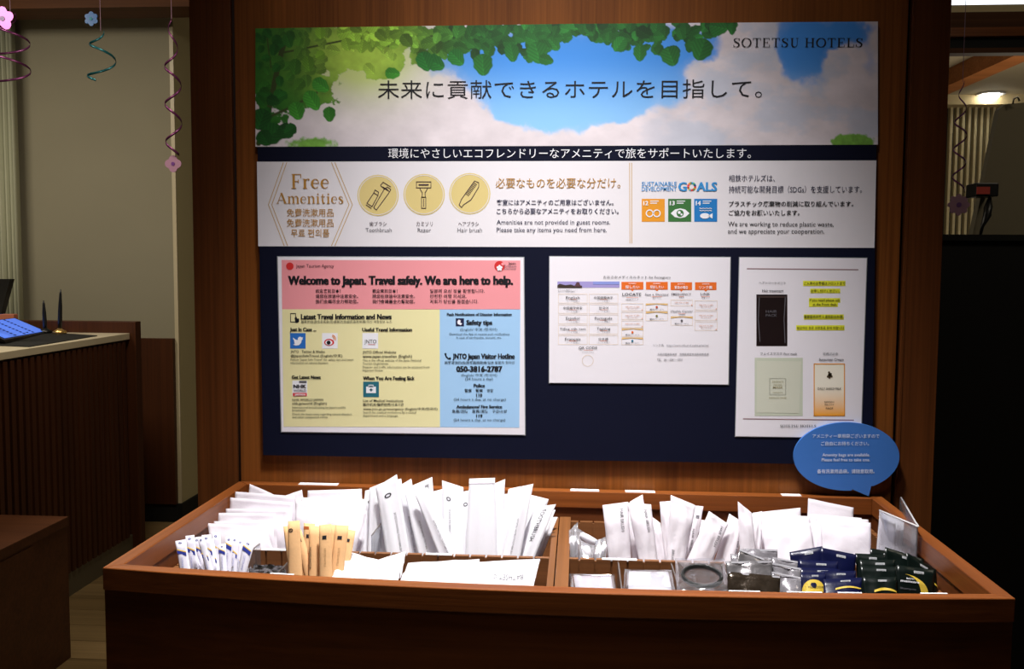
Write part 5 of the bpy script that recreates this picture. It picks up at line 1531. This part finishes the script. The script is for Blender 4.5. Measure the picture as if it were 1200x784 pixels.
# --- blue and green sachets
def moon_pack(q, y, mat, lab, grp, kind, name):
    p = pk(name, lab, 'sachet', grp, q, y, y - .012, mat, .006, nu=14, nv=14, wr=.0025, flat_top=.05)
    p.dec([(.44, .13), (.70, .13), (.70, .22), (.44, .22)], plain('pale label print', (176, 178, 180), .4), 1, 'small_label')
    p.htext('amenity', .47, .67, .2, .05, GREYI)
    if kind == 'full':
        p.decgrid(lambda t: ((.5 - .48 * math.cos(math.pi * t), .98 - .62 * math.sin(math.pi * t)), (.5 - .48 * math.cos(math.pi * t), 1.0)), 18, YELLF)
        p.htext('memoire', .26, .9, .78, .10, INK, .006)
    if kind in ('arc', 'arct'):
        p.decgrid(lambda t: ((.30 + .68 * t, .72 - .22 * math.sin(math.pi * (.15 + .75 * t))), (.30 + .68 * t, .72 - .10 * math.sin(math.pi * (.0 + 1. * t)))), 14, YELLF)
        if kind == 'arct': p.htext('memoire', .3, .85, .98, .10, WHITEI, .006); p.htext('BATH', .45, .7, .84, .07, WHITEI)
    if kind == 'cres':
        p.decgrid(lambda t: ((.22 + .62 * math.sin(math.pi / 2 * t) , .30 + .72 * (1 - math.cos(math.pi / 2 * t))), (.22 + .42 * math.sin(math.pi / 2 * t), .31 + .70 * (1 - math.cos(math.pi / 2 * t)) + .0)), 16, YELLF)
        p.htext('memoire', .10, .58, .60, .09, WHITEI, .006); p.htext('BATH', .24, .44, .48, .06, WHITEI); p.htext('Shampoo', .10, .5, .86, .07, GREYI)
    return p
G = 'dark blue foil sachets'
for q, y, lab, k in (([(925, 647), (963.5, 640), (967, 672), (929, 676)], -.262, 'dark blue sachet tilted at the back left of the blue pile', None), ([(962, 641.5), (1003.5, 650), (1001, 680), (960, 676)], -.275, 'dark blue sachet at the back right of the blue pile', None),
        ([(936, 656), (982, 658), (982, 682), (937, 682)], -.292, 'dark blue sachet in the middle of the blue pile, left', None), ([(937, 665), (984, 667), (984, 686), (938, 686)], -.312, 'dark blue sachet just behind the yellow moon one', None),
        ([(962, 669), (1003, 669), (1003, 692), (963, 692)], -.328, 'dark blue sachet behind the front right blue one', None), ([(938, 671), (968, 671), (967, 694.5), (939, 694)], -.352, 'dark blue sachet with a big yellow moon at the front', 'full'),
        ([(965, 679), (1010, 677), (1009, 698), (965, 697)], -.366, 'dark blue sachet with a thin gold arc at the front', 'arc')):
    moon_pack(q, y, BLUEF, lab, G, k, 'blue_sachet')
G = 'black green foil sachets'
for q, y, lab, k in (([(1020, 642.5), (1055, 648), (1053, 675), (1018, 672)], -.250, 'black green sachet at the back, below the broad envelopes', None), ([(1002, 648.5), (1038, 650), (1038, 678), (1004, 678)], -.268, 'black green sachet at the back left, next to the blue pile', None),
        ([(1037, 641), (1082.5, 655.5), (1080, 682), (1036, 674)], -.284, 'black green sachet tilted beneath the acrylic holder', None), ([(1062, 647), (1097, 668), (1098, 694), (1064, 684)], -.300, 'greyish sachet with gold arc at the far right of the pile', 'arc'),
        ([(1007, 656), (1049, 656), (1049, 684), (1008, 684)], -.300, 'black green sachet with a gold fleck, third from the front on the left', None), ([(1008, 663), (1051, 664), (1051, 690), (1009, 690)], -.330, 'black green sachet with gold arc, second from the front on the left', 'arc'),
        ([(1011, 676), (1051, 676), (1051, 702), (1012, 702)], -.360, 'black green sachet with gold arc and white lettering, front left', 'arct'), ([(1051, 662), (1096, 668), (1094, 698), (1049, 695)], -.352, 'black green sachet with a gold crescent at the right front', 'cres')):
    moon_pack(q, y, GREENF, lab, G, k, 'green_sachet')

flush_text()
for pr in [PB, P1, P2, P3, P4] + [p.pr for p in PACKS]: pr.flush()
